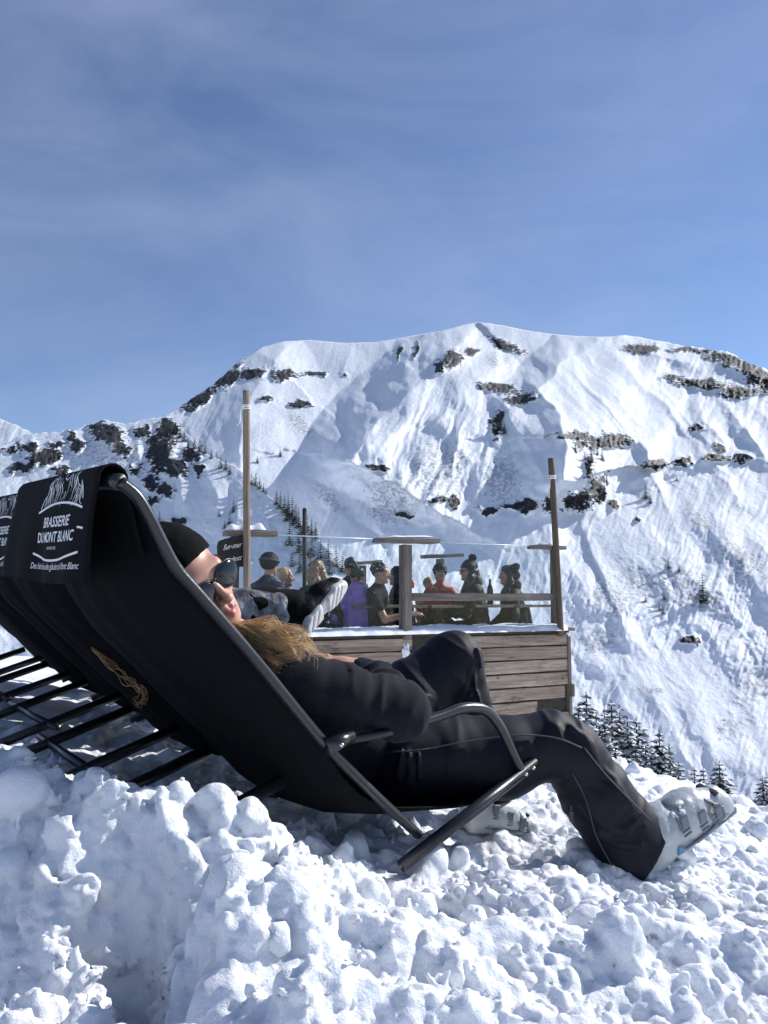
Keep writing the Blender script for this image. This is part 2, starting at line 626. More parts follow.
# ================================================================ mountain
def seg_dist(px, py, poly):
    """nearest distance to a polyline in drawing units, side and interpolated third value"""
    best = np.full(px.shape, 1e9); side = np.zeros(px.shape); hv = np.zeros(px.shape)
    for (x0, y0, h0), (x1, y1, h1) in zip(poly[:-1], poly[1:]):
        dx, dy = x1 - x0, y1 - y0
        L2 = dx * dx + dy * dy
        t = np.clip(((px - x0) * dx + (py - y0) * dy) / L2, 0, 1)
        ex, ey = px - x0 - t * dx, py - y0 - t * dy
        d = np.sqrt(ex * ex + ey * ey)
        m = d < best
        best = np.where(m, d, best)
        side = np.where(m, dx * (py - y0) - dy * (px - x0), side)
        hv = np.where(m, h0 + (h1 - h0) * t, hv)
    return best, side, hv


def add_ridge(R, px, py, pts, h, wl, wr, p=1.2, tap=.15):
    """crest line; wl is the left (or lower) flank's width, wr the right (or upper) flank's"""
    n = len(pts)
    poly = [(x, y, 1.0) for x, y in pts]
    poly[0] = (*pts[0], tap); poly[-1] = (*pts[-1], tap)
    if n == 2:
        mid = ((pts[0][0] + pts[1][0]) / 2, (pts[0][1] + pts[1][1]) / 2, 1.0); poly.insert(1, mid)
    w = max(wl, wr)
    xs = [q[0] for q in pts]; ys = [q[1] for q in pts]
    m = (px > min(xs) - w) & (px < max(xs) + w) & (py > min(ys) - w) & (py < max(ys) + w)
    d, s, hv = seg_dist(px[m], py[m], poly)
    ww = np.where(s > 0, wl, wr)
    f = np.clip(1 - d / ww, 0, 1)
    wob = 1 + (.6 if h < 25 else .12) * np.clip(fbm2(px[m] / 30, py[m] / 30, 1, 200 + int(abs(pts[0][0])) % 50), -1, 1)
    R[m] += (2.5 if h >= 30 else 1.45) * h * hv * wob * f ** p


def blob(px, py, cx, cy, rx, ry, ang=0.0):
    c, s = math.cos(ang), math.sin(ang)
    x = (px - cx) * c + (py - cy) * s; y = -(px - cx) * s + (py - cy) * c
    return np.clip(1.25 - np.sqrt((x / rx) ** 2 + (y / ry) ** 2), 0, 1)


def grid_faces(nr, nc):
    i = np.arange(nr - 1)[:, None] * nc + np.arange(nc - 1)[None]
    return np.stack([i, i + 1, i + nc + 1, i + nc], -1).reshape(-1, 4)


class Slope:
    """a hillside plane z = K*Y - C carrying relief; addressed by direction from the viewpoint"""
    def __init__(s, K, C): s.K, s.C = K, C

    def Y(s, px, py): return (s.C + CAMZ) / np.maximum(s.K - Zof(px, py), .02)


MAIN = Slope(.66, 620.0)
SPUR = Slope(.72, 520.0)

sky_main = np.array([(-700, 640), (-400, 560), (-200, 480), (-70, 446), (-25, 427), (0, 418), (14, 424), (36, 436), (90, 445), (140, 432), (172, 412), (196, 396), (215, 383),
                     (238, 362), (262, 347), (285, 341), (310, 340), (345, 343), (375, 342), (400, 338), (440, 331), (462, 325),
                     (478, 322), (500, 325), (530, 331), (560, 335), (600, 337), (625, 335), (650, 339), (690, 347), (712, 349), (722, 350),
                     (735, 356), (748, 361), (768, 371), (800, 388), (860, 405), (1000, 450), (1300, 560)], float)
sky_spur = np.array([(-700, 600), (-300, 500), (-120, 452), (-40, 440), (0, 446), (18, 437), (40, 432), (70, 430), (92, 424), (104, 419), (125, 424), (140, 421),
                     (158, 417), (172, 417), (186, 432), (200, 450), (214, 458), (235, 466), (252, 482), (270, 497), (292, 514), (318, 541),
                     (340, 560), (380, 590), (430, 640), (480, 690)], float)


def build_slope(name, SL, skyl, xs, bottom, nrow, relief, rockf, back=True):
    top = np.interp(xs, skyl[:, 0], skyl[:, 1])
    jag = 1.3 * pn2(xs / 6.0, xs * 0 + 3.3, 5) + 1.6 * pn2(xs / 19.0, xs * 0 + 8, 6)
    rocky = np.interp(xs, [0, 150, 180, 240, 262, 600, 640, 700, 768, 900], [1, 1, 1, .9, .15, .15, .3, .9, 1.2, 1.2])
    top = top + jag * rocky * (1 if name == 'mountain' else 1)
    v = np.linspace(0, 1, nrow)
    PX = np.repeat(xs[None], nrow, 0)
    PY = bottom + (top[None] - bottom) * v[:, None]
    Yd = SL.Y(PX, PY)
    R = relief(PX, PY)
    X, Yw, Z = Wn(PX, PY, Yd * (1 - R / 1500.0))       # ridges stand nearer, gullies lie deeper
    rows = [np.stack([X, Yw, Z], -1)]
    rk, sc = rockf(PX, PY)
    if back:                                            # the far side falls away behind the skyline
        last = rows[0][-1]
        ex = []
        for k, (dy, dz) in enumerate([(25, -2), (70, -14), (160, -60), (400, -220), (900, -520)]):
            q = last.copy(); q[:, 1] += dy; q[:, 0] *= 1 + dy / 2500; q[:, 2] += dz; ex.append(q)
        rows.append(np.stack(ex))
        rk = np.vstack([rk, np.repeat(rk[-1:], 5, 0) * .5]); sc = np.vstack([sc, np.zeros((5, len(xs)))])
    G = np.concatenate(rows)
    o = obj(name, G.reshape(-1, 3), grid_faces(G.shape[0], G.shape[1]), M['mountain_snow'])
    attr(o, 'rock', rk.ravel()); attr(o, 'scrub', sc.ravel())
    return o, G


def relief_main(px, py):
    px0, py0 = px, py
    wx = px + 5 * fbm2(px / 38, py / 38, 3, 11); wy = py + 5 * fbm2(px / 38, py / 38, 3, 12)
    px, py = wx, wy
    R = np.zeros_like(px)
    A = lambda *a, **k: add_ridge(R, px, py, *a, **k)
    # central buttress, its steep left flank in shade
    A([(478, 326), (452, 352), (424, 380), (396, 404), (368, 434), (348, 462), (336, 490)], 85, 48, 190, 1.1, tap=.3)
    # left dome shoulder
    A([(300, 340), (272, 365), (250, 400), (238, 450), (250, 520)], 34, 60, 110, 1.2)
    A([(352, 345), (342, 368), (330, 392)], 10, 22, 26)
    A([(425, 345), (408, 366), (392, 384)], 22, 56, 20)
    # edge of the buttress above the shaded bowl, and the shoulder east of it
    A([(492, 338), (496, 378), (512, 418), (530, 448), (545, 492), (551, 545), (556, 590)], 26, 90, 22, 1.2)
    A([(520, 366), (540, 388), (558, 416), (566, 446), (566, 480), (578, 512)], 74, 50, 130, 1.15)
    A([(560, 345), (580, 372), (600, 400), (625, 425)], 10, 12, 60)
    A([(600, 345), (640, 385), (680, 425), (705, 452)], 8, 10, 50)
    # the cliff band under the eastern shoulder
    A([(566, 436), (602, 434), (640, 441), (660, 463), (700, 460), (742, 458), (800, 470)], 17, 13, 70, 1.1, tap=.5)
    A([(640, 441), (652, 470), (672, 512)], 18, 26, 12)
    A([(585, 442), (592, 470), (588, 505), (604, 512)], 20, 12, 20)
    # top right escarpments
    A([(622, 338), (650, 356), (684, 360), (720, 362), (768, 378), (830, 400)], 22, 12, 34, 1.0, tap=.5)
    A([(664, 376), (700, 384), (740, 392), (780, 392)], 16, 9, 26, 1.0)
    for x0, y0, x1, y1, hh in [(690, 392, 745, 470, 20), (720, 398, 790, 480, 22), (750, 400, 820, 480, 20), (612, 345, 630, 372, 12), (655, 352, 668, 378, 12), (700, 462, 760, 510, 14), (640, 462, 655, 492, 14)]:
        A([(x0, y0), ((x0 + x1) / 2 - 3, (y0 + y1) / 2), (x1, y1)], hh, 20, 14)
    # gullies that run down the buttress face
    for pts, hh in [([(458, 372), (446, 408), (424, 448), (412, 490), (404, 540)], 15), ([(470, 400), (462, 430), (444, 474), (420, 516), (414, 545)], 16),
                    ([(492, 420), (486, 452), (474, 490), (470, 535)], 10), ([(420, 430), (402, 470), (384, 520), (370, 550)], 14), ([(395, 440), (378, 478), (362, 515)], 9),
                    ([(510, 452), (516, 486), (512, 520), (500, 555)], 12), ([(530, 470), (532, 505), (522, 545)], 10)]:
        A(pts, hh * .6, 9, 26)
    A([(330, 470), (345, 500), (372, 530), (392, 560)], -10, 10, 10)
    for cx, cy, w, hh in [(380, 470, 26, 10), (440, 505, 24, 10), (490, 510, 26, 14), (405, 515, 22, 12), (520, 515, 22, 12), (345, 420, 20, 6)]:
        A([(cx - w / 2, cy), (cx + w / 2, cy + 2)], hh * .3, 10, 26)
    # lower right slopes
    A([(560, 560), (592, 596), (622, 628), (660, 668)], 13, 15, 40, 1.1)
    A([(688, 500), (716, 540), (745, 566), (775, 606), (830, 660)], 22, 22, 46, 1.1)
    A([(655, 540), (690, 575), (740, 620), (790, 670)], 10, 18, 36, 1.1)
    A([(600, 540), (640, 560), (680, 600), (720, 650)], 9, 22, 40)
    A([(735, 520), (768, 560), (810, 610)], 14, 16, 30)
    A([(600, 660), (640, 690), (690, 730), (760, 780)], 9, 34, 50)
    A([(560, 640), (600, 664), (650, 676)], 7, 12, 12)
    A([(575, 590), (600, 630), (640, 680)], 5, 12, 18)
    # fall-line flutes and roughness; wind-smoothed upper faces stay calm
    low = sstep(470, 640, py)
    calm = np.clip(blob(px, py, 300, 380, 110, 60) + blob(px, py, 590, 385, 120, 60, .5) + blob(px, py, 560, 450, 30, 60) + blob(px, py, 280, 460, 60, 80, .6) + blob(px, py, 690, 690, 120, 40, .5) + blob(px, py, 620, 560, 40, 40), 0, 1)
    rough = np.clip(blob(px, py, 440, 480, 110, 90) + blob(px, py, 700, 600, 120, 60, .55) + blob(px, py, 610, 620, 60, 70, .8) + blob(px, py, 760, 690, 60, 60) + blob(px, py, 720, 400, 80, 50), 0, 1)
    amp = (.38 + .8 * rough) * (1 - .75 * calm)
    fl = rid2((px - .45 * (py - 500)) / 30, py / 190, 2, 31)
    R += 2 * rid2((px + .25 * (py - 400)) / 24, py / 130, 2, 36) * (1 - .8 * calm) * sstep(330, 370, py) * (1 - sstep(480, 560, py))
    R += 5 * fl * (.3 + .7 * low) * (1 - .6 * calm)
    R += 9.0 * fbm2(px / 95, py / 80, 2, 41)
    R += 5.0 * rid2((px - .95 * (py - 340)) / 26, py / 260 + px / 400, 2, 47) * np.clip(blob(px, py, 620, 395, 110, 60, .6) + blob(px, py, 700, 470, 110, 40, .5), 0, 1)      # long fall lines of the eastern shoulder
    R += 2.6 * fbm2(px / 17, py / 14, 3, 51) * amp
    R += 2.4 * rid2((px + .35 * (py - 420)) / 9, py / 60, 2, 57) * (.35 + amp) * (1 - .7 * calm)
    R += 1.3 * fbm2(px / 6, py / 5, 3, 53) * amp
    hum = np.maximum(fbm2(px / 8, py / 6, 3, 61), 0) * 2.6
    R += hum * rough
    rk, _ = rock_main(px0, py0)
    R += sstep(.25, .6, rk) * (5 + 5 * rid2(px0 / 5, py0 / 5, 3, 81))
    return R


def rock_main(px, py):
    wx = px + 4 * fbm2(px / 15, py / 15, 3, 71); wy = py + 3 * fbm2(px / 15, py / 15, 3, 72)
    B = lambda *a: blob(wx, wy, *a)
    r = np.zeros_like(px)
    for a in [(285, 375, 17, 9), (300, 404, 15, 3.5), (266, 400, 10, 3), (252, 374, 18, 6, -.3), (228, 378, 26, 8, -.75), (200, 398, 26, 8, -.6), (315, 373, 14, 4),
              (452, 360, 14, 12, -.5), (440, 368, 8, 8), (470, 352, 10, 5), (505, 345, 22, 6, .35), (500, 388, 26, 5, .1), (497, 425, 6, 22, .1), (520, 398, 20, 6),
              (606, 442, 34, 9, -.1), (575, 436, 22, 5), (655, 465, 14, 6), (682, 462, 11, 6), (716, 459, 18, 5), (742, 458, 12, 5),
              (580, 500, 22, 13, -.25), (598, 490, 8, 18), (612, 505, 7, 7), (590, 466, 6, 18, .2), (528, 505, 10, 10), (548, 505, 8, 9),
              (722, 357, 26, 7, .1), (748, 368, 26, 10, .5), (735, 362, 20, 6), (760, 378, 16, 10), (700, 383, 34, 6, .1), (742, 392, 26, 7), (690, 350, 30, 3), (640, 348, 26, 5), (672, 378, 14, 4), (765, 385, 14, 10),
              (695, 428, 10, 5), (720, 448, 10, 6), (490, 510, 14, 5), (378, 468, 16, 4), (404, 515, 14, 3), (512, 506, 18, 4), (440, 500, 16, 4), (345, 375, 3, 2),
              (400, 352, 3, 10, .4), (415, 350, 3, 12, .4), (455, 500, 6, 10), (640, 520, 5, 3), (690, 640, 10, 5)]:
        r = np.maximum(r, B(*a))
    s = np.zeros_like(px)
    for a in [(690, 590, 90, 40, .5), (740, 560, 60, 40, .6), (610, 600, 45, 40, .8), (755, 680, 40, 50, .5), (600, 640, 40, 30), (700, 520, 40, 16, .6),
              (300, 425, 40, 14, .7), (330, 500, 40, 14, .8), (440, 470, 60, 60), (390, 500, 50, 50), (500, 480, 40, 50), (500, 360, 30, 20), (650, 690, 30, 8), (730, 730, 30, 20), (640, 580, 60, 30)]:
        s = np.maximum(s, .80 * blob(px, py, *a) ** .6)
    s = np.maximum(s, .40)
    return r * 1.12, s


xs_main = np.unique(np.concatenate([np.arange(-700, -20, 9.0), np.arange(-20, 790, 1.15), np.arange(790, 1300, 9.0)]))
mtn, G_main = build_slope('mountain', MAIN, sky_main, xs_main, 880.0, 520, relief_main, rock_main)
tag(mtn, kind='structure')


def relief_spur(px, py):
    px0, py0 = px, py
    wx = px + 4 * fbm2(px / 28, py / 28, 3, 111); wy = py + 4 * fbm2(px / 28, py / 28, 3, 112)
    px, py = wx, wy
    R = np.zeros_like(px)
    A = lambda *a, **k: add_ridge(R, px, py, *a, **k)
    A([(172, 420), (168, 445), (178, 475), (190, 520)], 26, 26, 18, 1.1)
    A([(104, 422), (112, 440), (108, 466)], 18, 22, 20)
    A([(75, 432), (80, 450), (92, 475)], 12, 14, 14)
    A([(136, 424), (138, 450), (150, 490)], 12, 18, 14)
    A([(30, 440), (40, 470)], 12, 18, 16)
    A([(205, 455), (215, 490), (225, 540)], 14, 24, 14)
    A([(262, 492), (262, 520), (255, 560)], 10, 20, 14)
    A([(232, 470), (240, 510), (240, 560)], 10, 18, 14)
    R += 14 * fbm2((px + .4 * py) / 60, py / 80, 2, 121) + 2.5 * fbm2((px - .3 * py) / 18, py / 30, 3, 131) + .9 * fbm2(px / 6, py / 5, 3, 141)
    R += 1.25 * (np.clip(px, 176, 330) - 176) - .9 * (np.clip(px, 335, 480) - 335)
    rk, _ = rock_spur(px0, py0)
    R += sstep(.25, .6, rk) * (4 + 5 * rid2(px0 / 5, py0 / 6, 3, 181))
    return R


def rock_spur(px, py):
    wx = px + 5 * fbm2(px / 12, py / 12, 3, 171); wy = py + 4 * fbm2(px / 12, py / 12, 3, 172)
    B = lambda *a: blob(wx, wy, *a)
    r = np.zeros_like(px)
    for a in [(108, 434, 20, 12, .2), (160, 450, 17, 28, .15), (42, 458, 26, 10, -.25), (78, 446, 13, 7, -.3), (120, 447, 12, 12), (176, 468, 12, 12), (150, 482, 10, 10),
              (60, 470, 10, 4), (178, 522, 12, 5, -.3), (152, 500, 9, 5), (20, 468, 14, 6), (72, 436, 8, 9), (168, 428, 14, 12), (12, 450, 12, 5), (142, 432, 12, 6), (190, 456, 9, 10), (-40, 460, 30, 12),
              (95, 428, 8, 8), (30, 446, 12, 4), (135, 470, 8, 6), (200, 470, 6, 10), (56, 444, 12, 5), (166, 490, 12, 8)]:
        r = np.maximum(r, B(*a))
    s = .52 + .22 * blob(px, py, 110, 450, 120, 40)
    return r * 1.15, s


xs_spur = np.unique(np.concatenate([np.arange(-700, -20, 9.0), np.arange(-20, 440, 1.3), np.arange(440, 481, 6.0)]))
spur, G_spur = build_slope('mountain_spur', SPUR, sky_spur, xs_spur, 900.0, 380, relief_spur, rock_spur)
tag(spur, kind='structure')


def on_mesh(G, px, py):
    """the terrain grid point nearest to a viewing direction"""
    d = G.reshape(-1, 3)
    dx = d[:, 0]; dy = d[:, 1]; dz = d[:, 2] - CAMZ
    f = dy * CP + dz * SP
    X = 384 + F * dx / f; Yp = 512 - F * (-dy * SP + dz * CP) / f
    i = np.argmin((X - px) ** 2 + (Yp - py) ** 2)
    return Vector(d[i])
# ================================================================ near snow
def softplus(x, w): return w * np.logaddexp(0, x / w)


def ground0(x, y):
    x = np.asarray(x, float); y = np.asarray(y, float)
    xc = np.maximum(x, -3.0 + 0 * x)
    z = .02 - .15 * np.minimum(xc, 30) - .065 * (np.clip(y, -20, 2000) - 2)
    z = z - .15 * softplus(x - 1.2, .4) * (x < 30) - .15 * 28.8 * (x >= 30)
    z = z - .03 * softplus(y - 4, .8) * (y < 60) - 1.68 * (y >= 60)
    z = z - .205 * softplus(y - 9.5, 1.2)
    z = z + .06 * pn2(x * .45 + 3, y * .45) * sstep(1.5, 4, y) + 1.6 * pn2(x * .03, y * .03, 4) * sstep(25, 80, y)
    return z


HEAPS = [  # x, y, height, half-length along, half-width, angle
    (-.66, 1.40, .135, .30, .16, .10), (-.36, 1.42, .10, .17, .12, .05), (-.12, 1.46, .04, .14, .10, .05), (-.95, 1.35, .16, .25, .25, 0),
    (-.20, 1.17, .120, .105, .10, .2), (.02, 1.19, .062, .17, .10, -.1), (.28, 1.28, .075, .17, .10, .0),
    (.50, 1.36, .075, .16, .10, .0), (.72, 1.42, .06, .2, .12, 0), (-.60, 1.02, .06, .2, .10, .2), (.62, 1.08, .045, .16, .11, .3), (.42, 1.72, .03, .12, .08, 0),
    (.95, 1.75, .06, .12, .1, 0), (.36, 1.04, .022, .16, .08, 0), (.08, 1.02, .03, .2, .06, 0), (-.06, .96, .07, .07, .05, 0)]
HOLES = [(.07, 1.60, .060, .13, .16, 0), (.30, 2.15, .07, .22, .16, 0), (-.35, 1.20, .17, .05, .17, .42), (-.44, 1.27, .07, .06, .06, 0), (-.40, 1.10, .05, .08, .05, 0), (.16, 1.62, .05, .2, .10, 0), (.60, 1.98, .05, .16, .09, 0), (.80, 1.13, .07, .05, .09, .2), (.50, 1.17, .06, .05, .07, -.3)]


def heap(x, y, h):
    cx, cy, hh, a, b, ang = h
    c, s = math.cos(ang), math.sin(ang)
    u = ((x - cx) * c + (y - cy) * s) / a; v = (-(x - cx) * s + (y - cy) * c) / b
    return hh * np.exp(-(u * u + v * v) ** 1.25)


def ground1(x, y):
    z = ground0(x, y)
    wx = x + .035 * fbm2(x * 9, y * 9, 3, 301); wy = y + .035 * fbm2(x * 9, y * 9, 3, 302)
    for h in HEAPS: z = z + heap(wx, wy, h)
    for h in HOLES: z = z - heap(wx, wy, h)
    z = z - .56 * softplus(-(wx + .20 - .25 * (wy - 1.2)), .06) * (1 - sstep(1.05, 1.48, wy)) * sstep(.1, .6, wy) * (wx > -6)
    near = 1 - sstep(2.6, 5.0, np.hypot(x, y))
    z = z + near * (.030 * fbm2(x * 5.2, y * 5.2, 3, 311))
    z = z + .020 * fbm2(x * 3.1, y * 3.1, 4, 312) * (1 - sstep(8, 16, y)) * sstep(2, 4, y)
    return z


def axis(lo, hi, c0, c1, d, g):
    """samples d apart between c0 and c1, growing by factor g outside"""
    a = list(np.arange(c0, c1, d)); s = d
    x = a[-1]
    while x < hi: s *= g; x += s; a.append(min(x, hi))
    s = d; x = c0
    while x > lo: s *= g; x -= s; a.insert(0, max(x, lo))
    return np.array(a)


gx = axis(-900, 900, -1.15, 1.35, .0062, 1.022)
gy = axis(-12, 640, .80, 2.1, .0062, 1.0135)
GX, GY = np.meshgrid(gx, gy)
GZ = ground1(GX, GY)
BZ = GZ.copy()
lr = np.random.default_rng(21)


def drop_lump(cx, cy, r, squash, sink, ang, asp):
    global GZ
    i0, i1 = np.searchsorted(gy, (cy - r * 1.6, cy + r * 1.6)); j0, j1 = np.searchsorted(gx, (cx - r * 1.6, cx + r * 1.6))
    if i1 - i0 < 2 or j1 - j0 < 2: return
    X = GX[i0:i1, j0:j1] - cx; Y = GY[i0:i1, j0:j1] - cy
    c, s = math.cos(ang), math.sin(ang)
    u = X * c + Y * s; v = (-X * s + Y * c) * asp
    k = r / .03
    wob = .22 * r * (pn2(GX[i0:i1, j0:j1] * 55 / k, GY[i0:i1, j0:j1] * 55 / k, 5) + .5 * pn2(GX[i0:i1, j0:j1] * 130 / k, GY[i0:i1, j0:j1] * 130 / k, 6))
    d = np.sqrt(u * u + v * v) + wob
    # blocky: flatter top, steep side
    t = np.clip(1 - (d / r) ** 2.2, 0, 1) ** .7
    ic, jc = (i1 - i0) // 2, (j1 - j0) // 2
    zc = BZ[i0:i1, j0:j1][ic, jc] - sink * r
    Z = zc + squash * r * t + .25 * u * (lr.random() - .5)
    A = GZ[i0:i1, j0:j1]
    GZ[i0:i1, j0:j1] = np.where((t > 0) & (Z > A), Z, A)


def scatter(n, x0, x1, y0, y1, rmin, rmax, pw, keep=None):
    for _ in range(n):
        x = lr.uniform(x0, x1); y = lr.uniform(y0, y1)
        if keep is not None and not keep(x, y): continue
        r = rmin * (rmax / rmin) ** (lr.random() ** pw)
        drop_lump(x, y, r, lr.uniform(.45, 1.0), lr.uniform(.0, .2), lr.uniform(0, 3.14), lr.uniform(.8, 1.5))


scatter(900, -1.5, 2.6, 2.5, 4.2, .015, .05, 1.8)
scatter(600, -1.0, 5.0, 4.0, 8.5, .04, .11, 2.0)
fade = (1 - sstep(3, 6, GY)) * (np.abs(GX) < 4)
GZ += (.0065 * fbm2(GX * 24, GY * 24, 4, 321, .55) + .003 * rid2(GX * 15, GY * 15, 3, 331)) * fade
# slip of the trampled lane beyond the boots is smoother
# the field dips under the sculpted near snow and meets it at the patch's rim
PX0, PX1, PY0, PY1 = -1.42, 1.72, .70, 2.75
def inside(x, y):
    return sstep(0, .16, np.minimum(np.minimum(x - PX0, PX1 - x), np.minimum(y - PY0, PY1 - y)))
PN = np.stack([GX, GY, GZ - .12 * inside(GX, GY)], -1)
snow = obj('snow_field', PN.reshape(-1, 3), grid_faces(len(gy), len(gx)), M['near_snow'])
tag(snow, kind='structure')



# ---- near snow as a solid: heaps, half-melted lumps and crumbs, with real overhangs
HV = .0058
NT_ = 144
kk = np.fft.fftfreq(NT_) * NT_
KR_ = np.sqrt(kk[:, None, None] ** 2 + kk[None, :, None] ** 2 + kk[None, None, :] ** 2)
def band(wl, seed, bw=.45):
    """tileable band-limited noise; wl = wavelength in metres"""
    k0 = NT_ * HV / wl
    g = np.random.default_rng(seed).normal(size=(NT_,) * 3).astype(np.float32)
    f = np.fft.fftn(g) * np.exp(-((np.log(np.maximum(KR_, .5) / k0)) / bw) ** 2)
    n = np.real(np.fft.ifftn(f)).astype(np.float32)
    return n / n.std()
TILE = .0085 * np.minimum(np.abs(band(.15, 1)), 2.2) + .0070 * np.minimum(np.abs(band(.070, 2)), 2.2) + .0042 * np.minimum(np.abs(band(.036, 3)), 2.4) + .0017 * band(.019, 4)
TILE -= TILE.mean()
lp = []
def lumps(n, x0, x1, y0, y1, ra, rb, pw):
    for _ in range(n):
        x, y = lr.uniform(x0, x1), lr.uniform(y0, y1)
        r = ra * (rb / ra) ** (lr.random() ** pw)
        z = float(ground1(np.array([x]), np.array([y]))[0])
        lp.append((x, y, z + r * lr.uniform(-.5, .25), r, lr.uniform(.75, 1.3), lr.uniform(.75, 1.3)))
lumps(40, PX0, PX1, PY0, 2.3, .025, .044, 1.5)
lumps(190, PX0, PX1, PY0, PY1, .014, .032, 1.3)
for px, py, Y, r in [(22, 750, 1.36, .04), (60, 800, 1.33, .025), (345, 752, 1.72, .022), (335, 872, 1.34, .03), (370, 868, 1.38, .022), (250, 796, 1.45, .036), (278, 802, 1.48, .03), (225, 790, 1.43, .03), (300, 878, 1.27, .035),
                     (590, 905, 1.5, .034), (628, 884, 1.72, .026), (532, 880, 1.5, .03), (705, 890, 1.75, .033), (470, 872, 1.5, .02), (236, 874, 1.19, .05), (262, 884, 1.2, .04), (740, 885, 2.0, .03), (180, 775, 1.43, .026),
                     (215, 790, 1.45, .03), (110, 785, 1.38, .024), (222, 1000, 1.03, .045), (90, 960, 1.05, .03), (500, 930, 1.25, .035), (545, 925, 1.3, .03), (690, 955, 1.25, .022), (420, 900, 1.3, .03)]:
    q = W(px, py, Y); g_ = float(ground1(np.array([q.x]), np.array([q.y]))[0]); lp.append((q.x, q.y, min(q.z - r * .4, g_ + r * .15), r, lr.uniform(.8, 1.2), lr.uniform(.8, 1.2)))
LP = np.array(lp)
nx, ny = int((PX1 - PX0) / HV / 16) * 16, int((PY1 - PY0) / HV / 16) * 16
bx = PX0 + np.arange(nx + 1) * HV; by = PY0 + np.arange(ny + 1) * HV
BXg, BYg = np.meshgrid(bx, by, indexing='ij')
H0 = ground1(BXg, BYg) - .006 - .10 * (1 - inside(BXg, BYg))
gx_, gy_ = np.gradient(H0, HV)
CS = 1 / np.sqrt(1 + np.minimum(gx_ ** 2 + gy_ ** 2, 6))
zlo = H0.min() - .12; nz = int((H0.max() + .16 - zlo) / HV / 16 + 1) * 16
# crumbly in places, packed and smooth in others
CR = .78 + .62 * sstep(-.22, .42, fbm2(BXg * 3.6, BYg * 3.6, 3, 371))
DD = np.full((nx + 1, ny + 1, nz + 1), 1.0, np.float32)
for i in range(0, nx, 16):
    for j in range(0, ny, 16):
        hh = H0[i:i + 17, j:j + 17]; k0 = max(0, int((hh.min() - .11 - zlo) / HV) // 16 * 16); k1 = min(nz, (int((hh.max() + .14 - zlo) / HV) // 16 + 1) * 16)
        DD[i:i + 17, j:j + 17, :k0 + 1] = -1
        zz = zlo + np.arange(k0, k1 + 1) * HV
        d = (zz[None, None, :] - hh[:, :, None]) * CS[i:i + 17, j:j + 17][:, :, None]
        x = BXg[i:i + 17, j:j + 17][:, :, None]; y = BYg[i:i + 17, j:j + 17][:, :, None]
        ii = np.ix_((np.arange(i, i + 17) * 1) % NT_, (np.arange(j, j + 17) + (i // NT_) * 53) % NT_, np.arange(k0, k1 + 1) % NT_)
        cx, cy = x.mean(), y.mean()
        for q in LP[np.hypot(LP[:, 0] - cx, LP[:, 1] - cy) < LP[:, 3] * 1.5 + .10]:
            e = np.sqrt(((x - q[0]) * q[4]) ** 2 + ((y - q[1]) * q[5]) ** 2 + (zz[None, None, :] - q[2]) ** 2) - q[3]
            e = e + .5 * TILE[ii] * q[3] / .03
            k = .35 * q[3] + .004
            m = np.maximum(k - np.abs(d - e), 0) / k
            d = np.minimum(d, e) - m * m * k * .25
        far_ = 1 - .45 * sstep(1.6, 2.4, y)
        DD[i:i + 17, j:j + 17, k0:k1 + 1] = d - TILE[ii] * far_ * CR[i:i + 17, j:j + 17][:, :, None]
V, Fc = nets(DD, np.array((PX0, PY0, zlo)), HV)
near_o = obj('snow_heaps', V, Fc, M['near_snow'])
tag(near_o, kind='structure')
from mathutils.bvhtree import BVHTree
BV = BVHTree.FromPolygons([tuple(v) for v in V], [tuple(int(i) for i in f) for f in Fc])
del DD, TILE


def ground(x, y):
    if PX0 + .1 < x < PX1 - .1 and PY0 + .1 < y < PY1 - .1:
        h = BV.ray_cast(Vector((x, y, 2)), Vector((0, 0, -1)))
        if h[0] is not None: return h[0].z
    i = int(np.clip(np.searchsorted(gy, y), 1, len(gy) - 1)); j = int(np.clip(np.searchsorted(gx, x), 1, len(gx) - 1))
    return float(PN[i, j, 2])


# loose chunks of crusted snow
def chunk(r, seed, sub=3):
    q = np.random.default_rng(seed)
    V, Fc = icos(sub)
    nrm = q.normal(size=(9, 3)); nrm /= np.linalg.norm(nrm, axis=1)[:, None]
    hh = q.uniform(.5, 1.0, 9)
    dots = V @ nrm.T
    rr = np.where(dots > .05, hh / np.maximum(dots, .05), 9)
    rr = -np.log(np.exp(-13 * np.minimum(rr, 1.2)).sum(1)) / 13 + .16
    rr = rr + .16 * vn3(V * 2.2 + seed, 3) + .09 * vn3(V * 5 + seed, 4) + .05 * vn3(V * 11 + seed, 5)
    return V * rr[:, None] * r * q.uniform(.75, 1.15, 3), Fc


cb_V, cb_F, cn = [], [], 0
lib = [chunk(1.0, 900 + i) for i in range(14)]
libs = [chunk(1.0, 950 + i, 2) for i in range(14)]


def put_chunk(x, y, r, sink=.25):
    global cn
    V, Fc = (lib if r > .014 else libs)[int(lr.integers(14))]
    R = np.array(Euler((lr.uniform(0, 6.3), lr.uniform(0, 6.3), lr.uniform(0, 6.3))).to_matrix())
    V = (V @ R.T) * r
    V = V + np.array((x, y, ground(x, y) + r * (.75 - sink * 2)))
    cb_V.append(V); cb_F.append(Fc + cn); cn += len(V)


